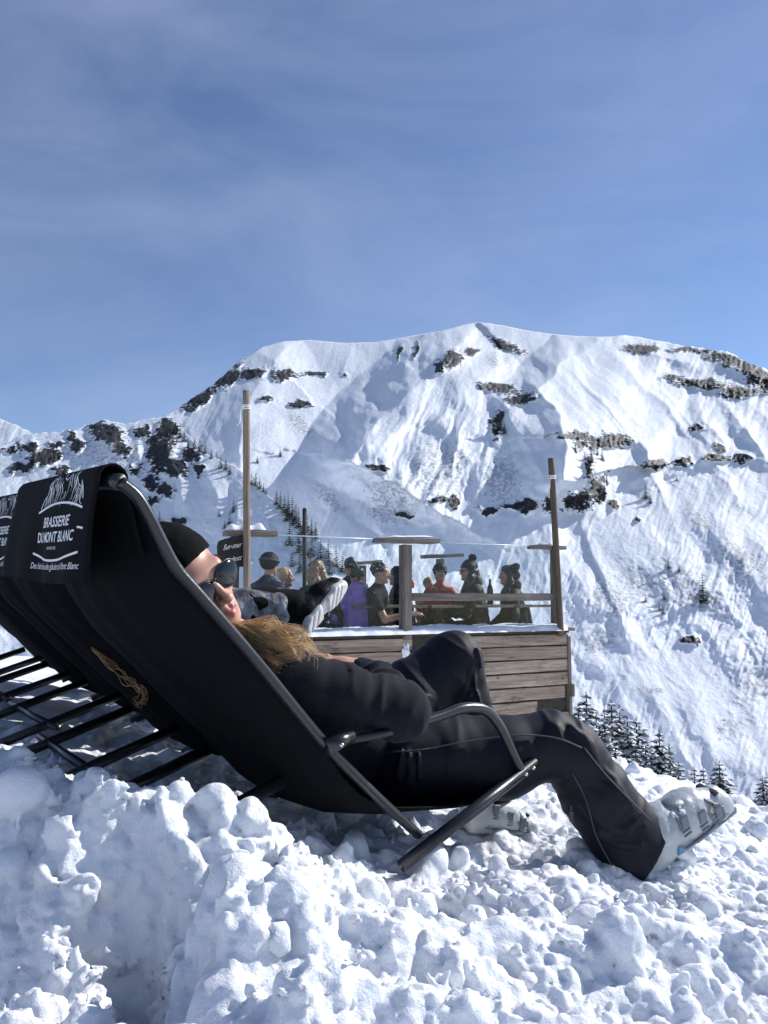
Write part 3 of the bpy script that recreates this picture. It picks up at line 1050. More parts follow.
for _ in range(18):
    x, y = lr.uniform(-.9, 1.2), lr.uniform(.9, 1.9)
    if abs(x) < y * .62: put_chunk(x, y, lr.uniform(.010, .024), lr.uniform(.3, .45))
for _ in range(620):
    x, y = lr.uniform(-1.1, 1.5), lr.uniform(.85, 2.5)
    if abs(x) > y * .62: continue
    put_chunk(x, y, .003 * (3.6 ** (lr.random() ** 1.5)), lr.uniform(.1, .4))
for _ in range(380):
    x, y = lr.uniform(-.2, 3.6), lr.uniform(2.2, 6.5)
    put_chunk(x, y, .012 * (5.0 ** (lr.random() ** 2.0)), lr.uniform(.2, .42))
ch = obj('snow_clumps', np.concatenate(cb_V), np.concatenate(cb_F), M['near_snow'])
tag(ch, 'loose broken lumps of white snow lying on the trampled snow', None, None, 'stuff')
# ================================================================ spruces
def spruce_mesh(h, seed, whorls=20, snowy=.5, sub=9, dens=16):
    """returns (trunk V,F), (needle V,F), (snow V,F); base at the origin"""
    q = np.random.default_rng(seed)
    tr = sweep([(0, 0, -.3 * h * .1), (0, 0, h * .5), (0, 0, h * .98)], [h * .013, h * .009, h * .002], 7)
    NV, NF, SV, SF = [], [], [], []
    up = np.array((0, 0, 1.0))
    def tuft(V, Fc, c, d, w, l):
        s_ = np.cross(d, up); s_ /= np.linalg.norm(s_) + 1e-9
        n = len(V); V += [c - s_ * w, c + s_ * w, c + d * l + s_ * w * .35, c + d * l - s_ * w * .35]; Fc.append((n, n + 1, n + 2, n + 3))
    for k in range(whorls):
        f = (k + .3) / whorls
        z = h * (.05 + .93 * f)
        L = h * .185 * (1 - f) ** .8 + h * .012
        nb = max(5, int(sub * (1 - .4 * f)))
        a0 = q.uniform(0, 6.28)
        for b in range(nb):
            a = a0 + 6.28 * b / nb + q.uniform(-.35, .35)
            l = L * q.uniform(.6, 1.25)
            if q.random() < .06: continue
            di = np.array((math.cos(a), math.sin(a), 0.0)); side = np.cross(di, up)
            droop = q.uniform(.30, .62) * (1 - .5 * f)
            for i in range(dens):
                t_ = q.random() ** .85
                lat = q.uniform(-1, 1) * .34 * l * (1.05 - .8 * t_)
                c = np.array((0, 0, z)) + di * l * t_ + side * lat - up * l * droop * (t_ + abs(lat) / l * .7)
                d = di * q.uniform(.5, 1) + side * np.sign(lat) * q.uniform(.1, .8) - up * q.uniform(.15, .8); d /= np.linalg.norm(d)
                sz = l * q.uniform(.22, .40) * (1.15 - .5 * t_) + h * .006
                if q.random() < snowy * .42 * (.35 + .8 * t_): tuft(SV, SF, c + up * h * .006, d, sz * .5, sz)
                else: tuft(NV, NF, c, d, sz * .42, sz)
    return tr, (NV, NF), (SV, SF)


def make_tree(proto_seed, h, loc, label, group, snowy):
    tr, nd, sn = spruce_mesh(h, proto_seed, 27, snowy)
    r = thing('spruce_tree', loc, label, 'tree', group)
    obj('trunk', tr[0], tr[1], M['bark'], r, local=True)
    mb = MB(); mb.add(nd[0], nd[1]); nf = len(mb.F); mb.add(sn[0], sn[1])
    c = mb.obj('crown', [M['spruce_needles'], M['spruce_snow']], r, smooth=False, local=True)
    mi = np.zeros(len(c.data.polygons), np.int32); mi[nf:] = 1
    c.data.polygons.foreach_set('material_index', mi)
    return r


def copy_tree(root, loc, rz, sc, label=None, group=None):
    r = root.copy(); col.objects.link(r); r.location = loc; r.rotation_euler = (0, 0, rz); r.scale = sc if isinstance(sc, tuple) else (sc,) * 3
    if label: r['label'] = label
    if group: r['group'] = group
    for ch_ in list(root.children):
        c = ch_.copy(); col.objects.link(c); c.parent = r
        for g in ch_.children:
            d = g.copy(); col.objects.link(d); d.parent = c
    return r


GRP = 'spruces in the row below the terrace'
protos = []
# px of the stem, py of the tip, forward distance, how snowy
stand = [(578, 700, 84, 2), (586, 688, 80, 0), (596, 710, 88, 2), (604, 706, 76, 1), (611, 696, 82, 0), (619, 701, 84, 1), (627, 713, 80, 1), (636, 714, 84, 0), (645, 738, 78, 2),
         (659, 727, 78, 0), (669, 740, 82, 0), (678, 758, 84, 1), (694, 764, 96, 1), (703, 765, 92, 0), (719, 758, 88, 0), (762, 774, 84, 0), (571, 720, 76, 1), (590, 728, 72, 2), (615, 735, 72, 1),
         (636, 748, 74, 1), (768, 772, 86, 0), (712, 772, 92, 1)]
def stand_label(i, px, tip, s):
    pl = ('dark', 'snow-dusted', 'white snow-laden')[s]
    sz = 'tall' if tip < 712 else ('middling' if tip < 745 else 'small')
    spot = ['right against the terrace wall', 'second from the terrace wall', 'third from the wall', 'in the dense left clump'][min(i, 3)]
    return pl, sz, spot
names = {0: 'white snow-laden spruce at the left of the row, nearest the terrace corner', 1: 'tall dark spruce rising just right of the terrace corner',
         2: 'white snow-laden spruce right of the tallest dark one', 3: 'snow-dusted spruce in the middle of the dense clump', 4: 'tall dark pointed spruce near the middle of the dense clump',
         5: 'tall snow-dusted spruce just right of the pointed dark one', 6: 'snow-dusted slim spruce in the right half of the clump', 7: 'dark spruce at the right end of the dense clump',
         8: 'low white spruce in the gap right of the dense clump', 9: 'dark full spruce standing clear, right of the dense clump', 10: 'dark slim spruce beside the full one standing clear',
         11: 'short snow-dusted spruce ending the main row', 12: 'small snow-dusted spruce alone above the snow crest', 13: 'small dark spruce between two others above the crest',
         14: 'dark spruce above the boot, biggest of the far trio', 15: 'dark spruce at the right edge of the picture', 16: 'low spruce half hidden behind the terrace corner',
         17: 'white low spruce in front of the clump, left', 18: 'snow-dusted low spruce in front of the clump, middle', 19: 'snow-dusted low spruce in front of the clump, right',
         20: 'dark spruce half cut off by the picture edge', 21: 'tiny spruce just left of the biggest of the far trio'}
for i, (px, tip, Y, s) in enumerate(stand):
    top = W(px, tip, Y)
    b = float(ground0(top.x, Y))
    h = top.z - b
    key = (s, i % 2)
    pr = next((p for p in protos if p[0] == key), None)
    if pr is None:
        r = make_tree(40 + i, 10.0, (top.x, Y, b), names[i], GRP, (.45, .85, 1.0)[s])
        r.scale = (h / 10 * 1.3, h / 10 * 1.3, h / 10)
        protos.append((key, r))
    else:
        copy_tree(pr[1], (top.x, Y, b), i * 1.3, (h / 10 * (1.05 + .5 * ((i * 37) % 10) / 10),) * 2 + (h / 10,), names[i])

# ---- far trees on the mountain: a few pixels each, one mesh apiece
def tiny_tree(seed):
    tr, nd, sn = spruce_mesh(1.0, seed, 12, .30, 8, 10)
    mb = MB(); mb.add(tr[0], tr[1]); mb.add(nd[0], nd[1]); nf = len(mb.F); mb.add(sn[0], sn[1])
    me = mesh_from('spruce_tree', np.concatenate(mb.V), mb.F, False)
    me.materials.append(M['spruce_needles']); me.materials.append(M['spruce_snow'])
    mi = np.zeros(len(me.polygons), np.int32); mi[nf:] = 1
    me.polygons.foreach_set('material_index', mi)
    return me
tm = [tiny_tree(70 + i) for i in range(4)]
def far_tree(G, px, py, hpx, label, group, k):
    p = on_mesh(G, px, py)
    h = hpx / F * (p.y * CP)
    o = bpy.data.objects.new('spruce_tree', tm[k % 4])
    o.location = p - Vector((0, 0, h * .06)); o.scale = (h * 1.5, h * 1.5, h * 1.15); o.rotation_euler = (0, 0, k * 1.1)
    col.objects.link(o)
    tag(o, label, 'tree', group)
k = 0
tr_ = np.random.default_rng(77)
ga = 'spruces down the crest of the rocky spur'
for px, py, h in [(170, 430, 10), (175, 434, 13), (180, 438, 14), (168, 436, 9), (184, 441, 12), (188, 447, 8), (194, 449, 12), (200, 452, 15), (205, 453, 12), (211, 458, 9), (216, 463, 12), (220, 468, 13), (226, 470, 11), (230, 475, 9),
                  (252, 484, 13), (256, 486, 14), (260, 488, 12), (265, 490, 9), (268, 492, 7)]:
    far_tree(G_spur, px, py, h, 'small dark spruce on the crest of the rocky spur', ga, k); k += 1
gb = 'spruces of the shaded clump right of the tall left post'
for px, py, h in [(276, 504, 14), (280, 508, 17), (284, 512, 18), (288, 514, 20), (292, 517, 21), (296, 520, 18), (287, 520, 15), (293, 525, 18), (299, 528, 20), (306, 531, 20), (303, 535, 18), (312, 535, 18), (318, 537, 17),
                  (290, 545, 22), (298, 552, 24), (305, 556, 22), (312, 556, 22), (320, 560, 22), (328, 564, 24), (336, 566, 20), (330, 574, 20), (322, 575, 22), (310, 573, 20), (343, 572, 22), (350, 574, 18), (357, 576, 15), (300, 572, 20), (292, 566, 16)]:
    far_tree(G_spur, px, py, h, 'dark spruce in the clump on the slope right of the tall left post', gb, k); k += 1
gc = 'spruces dotted over the shaded slope behind the headrest'
for px, py, h in [(234, 512, 14), (229, 524, 12), (160, 523, 12), (224, 528, 9), (219, 516, 8)]:
    far_tree(G_spur, px, py, h, 'faint small spruce on the shaded slope left of the tall left post', gc, k); k += 1
gd = 'spruces among the cliffs of the right face'
for px, py, h in [(500, 430, 16), (504, 434, 12), (578, 440, 9), (592, 462, 10), (602, 460, 11), (588, 474, 9), (607, 484, 12), (604, 494, 12), (608, 472, 9), (585, 460, 8), (576, 452, 9), (597, 455, 8), (646, 498, 14), (650, 503, 10), (677, 480, 6)]:
    far_tree(G_main, px, py, h, 'tiny dark spruce among the cliffs of the right mountain face', gd, k); k += 1
far_tree(G_main, 703.5, 602, 27, 'big lone dark spruce on the right mountain slope', None, k)
for px, py, h, lb in [(669, 568, 11, 'small spruce left above the big lone one on the right slope'), (679, 571, 8, 'tiny spruce just left above the big lone one, right of another'),
                      (646, 601, 8, 'tiny spruce far left of the big lone one on the right slope'), (664, 600, 10, 'small spruce midway between the tiny one and the big lone one')]:
    far_tree(G_main, px, py, h, lb, 'spruces around the big lone one', k); k += 1
for px, py, h, lb in [(660, 610, 9, 'lower left of two touching tiny spruces on the right slope'), (663, 613, 8, 'lower right of two touching tiny spruces on the right slope')]:
    far_tree(G_main, px, py, h, lb, 'spruces around the big lone one', k); k += 1
far_tree(G_main, 280, 456, 9, 'lone tiny spruce on the bright slope right of the tall left post', None, k)
far_tree(G_main, 257, 463, 8, 'faint tiny spruce on the bright slope just right of the tall left post', None, k)
# ================================================================ terrace
def PL(px, py, P0, n):
    """where the view direction (px, py) meets the upright plane through P0 with normal n"""
    d = W(px, py, 1.0) - Vector((0, 0, CAMZ))
    n = Vector(n)
    t = (Vector(P0) - Vector((0, 0, CAMZ))).dot(n) / d.dot(n)
    return Vector((0, 0, CAMZ)) + d * t

TD = Vector((.873, .487, 0)).normalized()          # along the terrace front
TN = Vector((TD.y, -TD.x, 0))                      # towards the camera
TA = Vector((-1.14, 8.0, 0))
TZ = math.atan2(TD.y, TD.x)
RT = Matrix.Rotation(TZ, 3, 'Z')


def dp(px, py, off=0.0):
    return PL(px, py, TA + TN * off, TN)


def board(mb, a, b, depth, thick, off=0.0, bev=.006):
    """a bar from a to b lying along the terrace: thick tall, depth deep"""
    d = b - a; L = d.length; x = d.normalized(); y = -TN; z = x.cross(y)
    R = Matrix((x, y, z)).transposed()
    mb.box((a + b) / 2 + TN * off, (L, depth, thick), R, bev)


def rough_board(name, m, parent, a, b, depth, thick, off=0.0, seed=0, wob=.006):
    """bar with its own object axes (grain runs along X) and an uneven, worn outline"""
    d = b - a; L = d.length; x = d.normalized(); y = -TN; z = x.cross(y)
    n = max(6, int(L / .06))
    q = np.random.default_rng(seed)
    V, Fc = [], []
    t = np.linspace(-L / 2, L / 2, n)
    for i, u in enumerate(t):
        w1 = wob * pn2(np.array([u * 3 + seed]), np.array([seed * .7]), 3)[0]; w2 = wob * pn2(np.array([u * 9 + seed]), np.array([seed * .3]), 4)[0]
        h = thick / 2; dd = depth / 2; c = min(h, dd) * .22
        e = .96 if i in (0, n - 1) else 1
        ring = [(-dd + c, -h), (dd - c, -h), (dd, -h + c), (dd, h - c), (dd - c, h), (-dd + c, h), (-dd, h - c), (-dd, -h + c)]
        for (yy, zz) in ring: V.append((u, yy * e + w2 * .3, zz * e + (w1 if zz > 0 else w2)))
    for i in range(n - 1):
        for j in range(8):
            k2 = (j + 1) % 8
            Fc.append((i * 8 + j, (i + 1) * 8 + j, (i + 1) * 8 + k2, i * 8 + k2))
    Fc.append(tuple(range(8))); Fc.append(tuple((n - 1) * 8 + j for j in range(7, -1, -1)))
    o = obj(name, V, Fc, m, parent, smooth=False, local=True)
    R = Matrix((x, y, z)).transposed()
    o.rotation_euler = R.to_euler()
    o.location = (a + b) / 2 + TN * off - (wloc(parent) if parent else Vector())
    return o


# wall of weathered planks
WL = dp(140, 640); WR = dp(567, 632)
top_z = .185
ter = thing('terrace_wall', (WR.x, WR.y, float(ground0(WR.x, WR.y)) - .1), 'weathered grey plank wall carrying the terrace behind the sunbather', 'wall')
a0 = Vector((WL.x, WL.y, 0)); b0 = Vector((WR.x, WR.y, 0))
z = top_z - .012
pq = np.random.default_rng(5)
hts = [.15, .165, .16, .17, .165, .16, .17, .16]
# planks belong to one part: rows, butted with dark gaps and split ends
PV, PF = [], []
for r_, hgt in enumerate(hts):
    for si, (u0, u1) in enumerate([(0.0, .586 - .03 * pq.random()), (.612 + .022 * pq.random(), (1.0, 1.0, .995, 1.0, .985, .90, 1.0, 1.0)[r_])]):
        p0 = a0.lerp(b0, u0); p1 = a0.lerp(b0, u1)
        L = (p1 - p0).length; n = max(8, int(L / .05))
        for i in range(n + 1):
            f = i / n; P = p0.lerp(p1, f)
            e0 = .010 * pn2(np.array([f * L * 2 + r_ * 7 + si * 3]), np.array([r_ * 1.7]), 8)[0]; e1 = .010 * pn2(np.array([f * L * 2.3 + r_ * 5]), np.array([r_ * 2.7 + si]), 9)[0]
            inset = .004 * pn2(np.array([f * L * 1.2]), np.array([r_ * 3.1]), 10)[0]
            if si == 0 and f > .93: e1 -= (f - .93) * .5 * pq.random(); e0 += (f - .93) * .5 * pq.random()
            if si == 1 and f < .10: e1 -= (.10 - f) * .35 * pq.random(); e0 += (.10 - f) * .35 * pq.random()
            zt = z - .005 + e1 * .5; zb = z - hgt + .007 + e0 * .5
            for (dd, zz) in ((.0, zb), (.022 + inset, zb + .006), (.022 + inset, zt - .006), (.0, zt)):
                q_ = P + TN * dd
                PV.append((q_.x, q_.y, zz))
        s0 = len(PV) - 4 * (n + 1)
        for i in range(n):
            for j in range(4):
                k2 = (j + 1) % 4
                PF.append((s0 + i * 4 + j, s0 + i * 4 + k2, s0 + (i + 1) * 4 + k2, s0 + (i + 1) * 4 + j))
        PF.append((s0, s0 + 3, s0 + 2, s0 + 1)); e = s0 + n * 4; PF.append((e, e + 1, e + 2, e + 3))
    z -= hgt
zbot = z
# rotate into plank axes so the grain runs along the boards
pv = np.array(PV) - np.array(ter.location)
cz, sz = math.cos(-TZ), math.sin(-TZ)
pv = np.stack([pv[:, 0] * cz - pv[:, 1] * sz, pv[:, 0] * sz + pv[:, 1] * cz, pv[:, 2]], -1)
o = obj('planks', pv, PF, M['plank_grey'], ter, smooth=False, local=True); o.rotation_euler = (0, 0, TZ)
mb = MB()
board(mb, Vector((a0.x, a0.y, (top_z + zbot) / 2)), Vector((b0.x, b0.y, (top_z + zbot) / 2)) - TD * .004, .03, top_z - zbot, -.021)
mb.obj('backing', M['plank_dark'], ter, smooth=False)
rough_board('top_plate', M['plank_dark'], ter, Vector((a0.x, a0.y, top_z + .012)), Vector((b0.x, b0.y, top_z + .012)), .10, .034, -.012, 3)
mb = MB(); e = Vector((b0.x, b0.y, 0))
mb.box((e.x, e.y, (top_z + zbot) / 2 - .02), (.05, .09, top_z - zbot - .06), RT, .008)
mb.obj('corner_post', M['post_grey'], ter, smooth=False)
q = dp(570.5, 690, .02); mb = MB(); mb.box(q, (.07, .10, .16), RT, .01); mb.obj('bracket', M['post_brown'], ter, smooth=False)
# side wall going back from the corner and deck platform
mb = MB(); c = b0 - TN * 2.0; mb.box((c.x - TD.x * .03, c.y - TD.y * .03, (top_z + zbot) / 2 - .05), (.04, 3.7, top_z - zbot - .12), RT, .004)
mb.obj('side_boards', M['plank_dark'], ter, smooth=False)
DECKZ = -.22
mb = MB(); c = (a0 + b0) / 2 - TN * 2.05
mb.box((c.x, c.y, DECKZ - .06), ((b0 - a0).length - .12, 3.9, .10), RT, .01)
dk = mb.obj('deck_floor', M['plank_dark'], None, smooth=False)
tag(dk, kind='structure')
# snow lying on the wall head
SVv, SFf = [], []
n = 150; mcs = 9
for i in range(n + 1):
    f = i / n; P = a0.lerp(b0, .02 + f * .975)
    for j in range(mcs + 1):
        g = j / mcs
        off = .075 - g * .42
        hh = .075 * (1 - abs(2 * g - 1) ** 4) * (1 + .35 * pn2(np.array([f * 16.0]), np.array([g * 3.0]), 33)[0]) + .01 * pn2(np.array([f * 90.0]), np.array([g * 9.0]), 34)[0] * (0 < j < mcs)
        if j == 0: off += .03 * pn2(np.array([f * 40.0]), np.array([.4]), 35)[0]
        q = P + TN * off
        SVv.append((q.x, q.y, top_z + .031 + max(hh, 0) - (.006 if j in (0, mcs) else 0)))
for i in range(n):
    for j in range(mcs):
        s0 = i * (mcs + 1) + j
        SFf.append((s0, s0 + mcs + 1, s0 + mcs + 2, s0 + 1))
sl = obj('snow_ledge', SVv, SFf, M['near_snow'])
tag(sl, 'strip of snow lying along the head of the plank wall', None, None, 'stuff')
# a patch of snow stuck to the boards below the middle post
V, Fc = icos(4)
q = dp(406, 652, .03)
P = V * np.array((.045, .02, .10)) * (1 + .5 * vn3(V * 1.7, 9) + .3 * vn3(V * 5, 8))[:, None]
P = P @ np.array(RT).T + np.array(q)
so = obj('snow_patch', P, Fc, M['near_snow']); tag(so, 'small patch of snow stuck to the plank wall under the middle post', 'snow patch')

# wind screen: posts, caps, rail, panes
ws = thing('wind_screen', dp(406, 633), 'glass wind screen framed by short timber posts on the terrace wall', 'wind screen')
def post(name, px0, py0, px1, py1, wpx, off, m, parent, seed, round_=False, dep=None):
    a = dp(px0, py0, off); b = dp(px1, py1, off)
    wd = wpx / F * a.y * .98
    h = (b - a).length; n = 14
    V, Fc = [], []
    k2 = 12 if round_ else 8
    for i in range(n + 1):
        f = i / n; P = (a.lerp(b, f))
        w1 = 1 + .05 * pn2(np.array([f * 5.0 + seed]), np.array([1.0]), 12)[0]
        for j in range(k2):
            if round_:
                t_ = 6.283 * j / k2; x, y = math.cos(t_) * wd / 2, math.sin(t_) * wd / 2
            else:
                dd = (dep or wd) / 2; h_ = wd / 2; cc = .012
                x, y = [(-h_ + cc, -dd), (h_ - cc, -dd), (h_, -dd + cc), (h_, dd - cc), (h_ - cc, dd), (-h_ + cc, dd), (-h_, dd - cc), (-h_, -dd + cc)][j]
            q_ = P + (TD * x + TN * y) * w1
            V.append((q_.x, q_.y, P.z))
    for i in range(n):
        for j in range(k2):
            k3 = (j + 1) % k2
            Fc.append((i * k2 + j, i * k2 + k3, (i + 1) * k2 + k3, (i + 1) * k2 + j))
    Fc.append(tuple(range(k2))[::-1]); Fc.append(tuple(n * k2 + j for j in range(k2)))
    V = np.array(V)
    if parent is None: return V, Fc
    return obj(name, V, Fc, m, parent, smooth=round_)
post('post', 405.5, 640, 405.5, 545, 10.5, -.02, M['post_grey'], ws, 1)
post('post', 554.5, 634, 553.5, 550, 6, -.05, M['post_grey'], ws, 2)
post('post', 235, 640, 235, 532, 7, -.04, M['post_brown'], ws, 3)
rough_board('cap_board', M['rail_grey'], ws, dp(375.5, 540.2, -.02), dp(437, 541.6, -.02), .16, .055, 0, 4)
rough_board('cap_board', M['rail_grey'], ws, dp(530.5, 547.2, -.05), dp(563, 548.2, -.05), .14, .045, 0, 5)
cb_ = rough_board('cap_board', M['rail_grey'], ws, dp(225, 533.0, .03), dp(275, 534.0, .03), .16, .058, 0, 6)
rough_board('rail', M['rail_grey'], ws, dp(411.5, 597, -.045), dp(552, 597, -.045), .05, .092, 0, 7)
for x0, x1, y0, y1 in ((243, 400, 533.5, 637), (411, 551.5, 541, 632)):
    V, Fc = [], []
    ca = [dp(x0, y0, -.08), dp(x1, y0 + (x1 - x0) * .044, -.08)]
    zb = top_z + .05
    for dd in (0, -.010):
        for p, zz in ((ca[0], zb), (ca[1], zb), (ca[1], ca[1].z), (ca[0], ca[0].z)):
            q_ = p + TN * dd; V.append((q_.x, q_.y, zz))
    Fc = [(0, 1, 2, 3), (7, 6, 5, 4), (0, 4, 5, 1), (1, 5, 6, 2), (2, 6, 7, 3), (3, 7, 4, 0)]
    gp = obj('glass_pane', V, Fc, M['glass_pane'], ws, smooth=False)
    MB().tube([ca[0] + Vector((0, 0, .002)), ca[1] + Vector((0, 0, .002))], .0065, 6).obj('edge_trim', M['glass_edge'], gp)
# snow caps on the boards
def snow_cap(px0, px1, py, off, h, label):
    a = dp(px0, py, off); b = dp(px1, py, off); n = 24
    V, Fc = [], []
    for i in range(n + 1):
        f = i / n; P = a.lerp(b, f)
        e = (1 - abs(2 * f - 1) ** 5) * (1 + .45 * pn2(np.array([f * 4.0 + px0]), np.array([.5]), 44)[0])
        for j in range(9):
            t_ = math.pi * j / 8
            q_ = P + TN * (.072 * math.cos(t_)) * (.55 + .45 * e)
            V.append((q_.x, q_.y, P.z + h * e * math.sin(t_) + .0))
    for i in range(n):
        for j in range(8):
            s0 = i * 9 + j; Fc.append((s0, s0 + 1, s0 + 10, s0 + 9))
    obj('snow_cap', V, Fc, M['near_snow'], ws)['label'] = label
snow_cap(226, 265, 530.2, .03, .075, 'thick cushion of snow on the left cap board by the sign')
snow_cap(386, 434, 537.4, -.02, .022, 'thin strip of snow on the cap board of the middle post')
snow_cap(538, 550, 545.2, -.05, .03, 'small dab of snow on the right cap board')

# tall poles
def tall_pole(px0, py0, px1, py1, wpx, off, label, strap_py, m):
    r = thing('tall_pole', dp(px0, py0, off), label, 'pole', 'tall bare wooden poles at the terrace')
    V, Fc = post('pole', px0, py0, px1, py1, wpx, off, m, None, px0 * .1, True)
    obj('shaft', V, Fc, m, r)
    f = (strap_py - py0) / (py1 - py0); c = dp(px0 + (px1 - px0) * f, strap_py, off)
    wd = wpx / F * c.y / 2
    mb = MB()
    for dz in (-.018, .0, .018):
        mb.tube([c + Vector((math.cos(t_) * wd * 1.08, math.sin(t_) * wd * 1.08, dz + .006 * math.sin(t_))) for t_ in np.linspace(0, 6.283, 17)], .006, 6, False)
    a = c + TN * wd * 1.1 - TD * wd
    mb.tube(smoothline([a, a + Vector((-.03, -.01, -.06)), a + Vector((-.035, -.01, -.15)), a + Vector((-.06, -.02, -.21))], 6), .006, 6)
    mb.obj('rope_tie', M['white_print'], r)
    return r
tall_pole(247, 640, 246.3, 391, 7.4, .17, 'tall pale bare wooden pole behind the sunglasses', 407, M['post_tan'])
tall_pole(561, 636, 551, 458.5, 6.6, .05, 'tall dark leaning pole at the right end of the terrace', 477, M['post_brown'])

# chalk board sign hung beside the left pole
SA = TA + TN * .12
sg = thing('chalk_sign', PL(231, 567, SA, TN), 'black chalk board sign with white script beside the left pole', 'sign')
outl = [(217.5, 546), (219, 541), (223, 539.5), (226, 538.5), (229, 538), (232, 536.3), (238, 536), (245.8, 534.6), (246, 566.5), (236, 567), (229, 568), (221, 566), (218, 556)]
V = [tuple(PL(x, y, SA, TN)) for x, y in outl] + [tuple(PL(x, y, SA, TN) - TN * .025) for x, y in outl]
n = len(outl)
Fc = [tuple(range(n)), tuple(range(2 * n - 1, n - 1, -1))] + [(i, n + i, n + (i + 1) % n, (i + 1) % n) for i in range(n)]
obj('board', V, Fc, M['sign_board'], sg, smooth=False)


def text_verts(body, shear=0.0, bold=0.0, space=1.0):
    """flat outline of a line of text: centred in x, unit cap height"""
    cu = bpy.data.curves.new('lettering', 'FONT')
    cu.body = body; cu.size = 1; cu.align_x = 'CENTER'; cu.shear = shear; cu.offset = bold; cu.space_character = space; cu.resolution_u = 3
    o = bpy.data.objects.new('lettering', cu); col.objects.link(o)
    dg = bpy.context.evaluated_depsgraph_get()
    me = bpy.data.meshes.new_from_object(o.evaluated_get(dg))
    V = np.array([v.co[:] for v in me.vertices]); Fc = [tuple(p.vertices) for p in me.polygons]
    bpy.data.objects.remove(o); bpy.data.curves.remove(cu); bpy.data.meshes.remove(me)
    return V, Fc
for body, cx, cy, hpx, wpx in (('Sur-mer', 232, 548.5, 9.5, 19), ('schott', 234.5, 561, 9, 14)):
    V, Fc = text_verts(body, .45, .0)
    w0 = V[:, 0].max() - V[:, 0].min()
    P = [tuple(PL(cx + v[0] * wpx / w0, cy - v[1] * hpx * .8 - v[0] * 1.0, SA + TN * .004, TN)) for v in V]
    obj('chalk_word', P, Fc, M['chalk'], sg, smooth=False)
mb = MB(); a = PL(236.5, 566, SA - TN * .03, TN); b = PL(236.5, 640, SA - TN * .03, TN)
mb.box((a + b) / 2, (.035, .03, (a - b).length), RT, .004); mb.obj('stake', M['plank_dark'], sg, smooth=False)

# railing on the far side of the terrace, a bare post and a slim marker
def far_T(px0, px1, py, pxp, Y, label, pyb=640):
    a = W(px0, py + .8, Y); b = W(px1, py - .8, Y + .25)
    r = thing('railing_post', W(pxp, pyb, Y), label, 'post', 'posts along the far side of the terrace')
    rough_board('cap_board', M['rail_grey'], r, a, b, .14, .05, 0, int(px0))
    mb = MB(); p = W(pxp, py + 3, Y + .12)
    mb.box((p.x, p.y, (p.z - 1.25 + p.z) / 2), (.10, .10, 1.25), RT, .01); mb.obj('post', M['post_grey'], r, smooth=False)
far_T(422, 462, 556, 440, 11.6, 'timber post with a cap board behind the beanie group')
far_T(356, 380, 562.5, 362, 11.2, 'timber post with a cap board behind the purple jacket')
def lone_post(px, py0, py1, Y, wpx, label, m, name='post', cap=None):
    a = W(px, py0, Y); b = W(px, py1, Y); w = wpx / F * Y
    r = thing(name, b, label, name.split('_')[-1])
    obj('shaft', *sweep([b, b.lerp(a, .5), a], [w / 2] * 3, 10), m, r)
    mb = MB(); mb.tube([a - Vector((0, 0, w * .2)), a + Vector((0, 0, w * .45))], [w * .56, w * .42], 10); mb.obj('cap', cap or m, r)
lone_post(304.5, 510, 640, 10.8, 4.2, 'dark bare post standing among the people behind the glass', M['plank_dark'])
plain('marker_green', (.05, .12, .07), .6)
lone_post(193.3, 532, 640, 9.4, 2.8, 'slim green marker pole with a black tip beyond the headband', M['marker_green'], 'marker_pole', M['black_plastic'])
# ================================================================ figures
def head_sdf(s, c, R, k=1.0, detail=True):
    """adds a head; columns of R are right, forward, up"""
    c = np.array(c, float); R = np.array(R, float)
    p = lambda x, y, z: c + R @ (np.array((x, y, z)) * k)
    r = lambda *a: np.array(a) * k
    s.ell(p(0, -.018, .028), r(.074, .094, .090), R, .02 * k)
    s.ell(p(0, .022, -.035), r(.060, .064, .076), R, .03 * k)
    s.ell(p(0, .062, -.098), r(.023, .023, .021), R, .025 * k)
    for q in (-1, 1):
        s.cone(p(.056 * q, .0, -.062), p(.016 * q, .058, -.096), .017 * k, .016 * k, .025 * k)
        s.ell(p(.041 * q, .056, -.026), r(.022, .020, .017), R, .025 * k)
        s.ell(p(.075 * q, -.008, -.012), r(.009, .019, .030), R, .008 * k)
    s.cone(p(-.034, .071, .018), p(.034, .071, .018), .014 * k, .014 * k, .02 * k)
    if detail:
        for q in (-1, 1):
            s.ell(p(.031 * q, .090, -.004), r(.017, .012, .012), R, .012 * k, '-')
            s.ell(p(.031 * q, .074, -.004), r(.012, .012, .012), R, .003 * k)
    s.cone(p(0, .082, .008), p(0, .105, -.034), .0070 * k, .0088 * k, .014 * k)
    s.ell(p(0, .106, -.036), r(.0090, .0100, .0085), R, .008 * k)
    for q in (-1, 1): s.ell(p(.0115 * q, .094, -.040), r(.0075, .0105, .0075), R, .006 * k)
    if detail:
        for q in (-1, 1): s.ell(p(.006 * q, .099, -.047), r(.0032, .0045, .003), R, .003 * k, '-')
        s.ell(p(0, .072, -.068), r(.028, .022, .024), R, .02 * k)
        s.chain([p(-.021, .080, -.0685), p(-.007, .0925, -.0635), p(0, .0925, -.0650), p(.007, .0925, -.0635), p(.021, .080, -.0685)], [.0028 * k, .0052 * k, .005 * k, .0052 * k, .0028 * k], .005 * k)
        s.chain([p(-.019, .080, -.0725), p(0, .0905, -.0775), p(.019, .080, -.0725)], [.003 * k, .0066 * k, .003 * k], .005 * k)
        s.chain([p(-.022, .084, -.0700), p(0, .0990, -.0705), p(.022, .084, -.0700)], [.0014 * k, .0020 * k, .0014 * k], .003 * k, '-')
        s.chain([p(0, .0945, -.052), p(0, .098, -.058)], [.002 * k, .003 * k], .004 * k, '-')
    return p


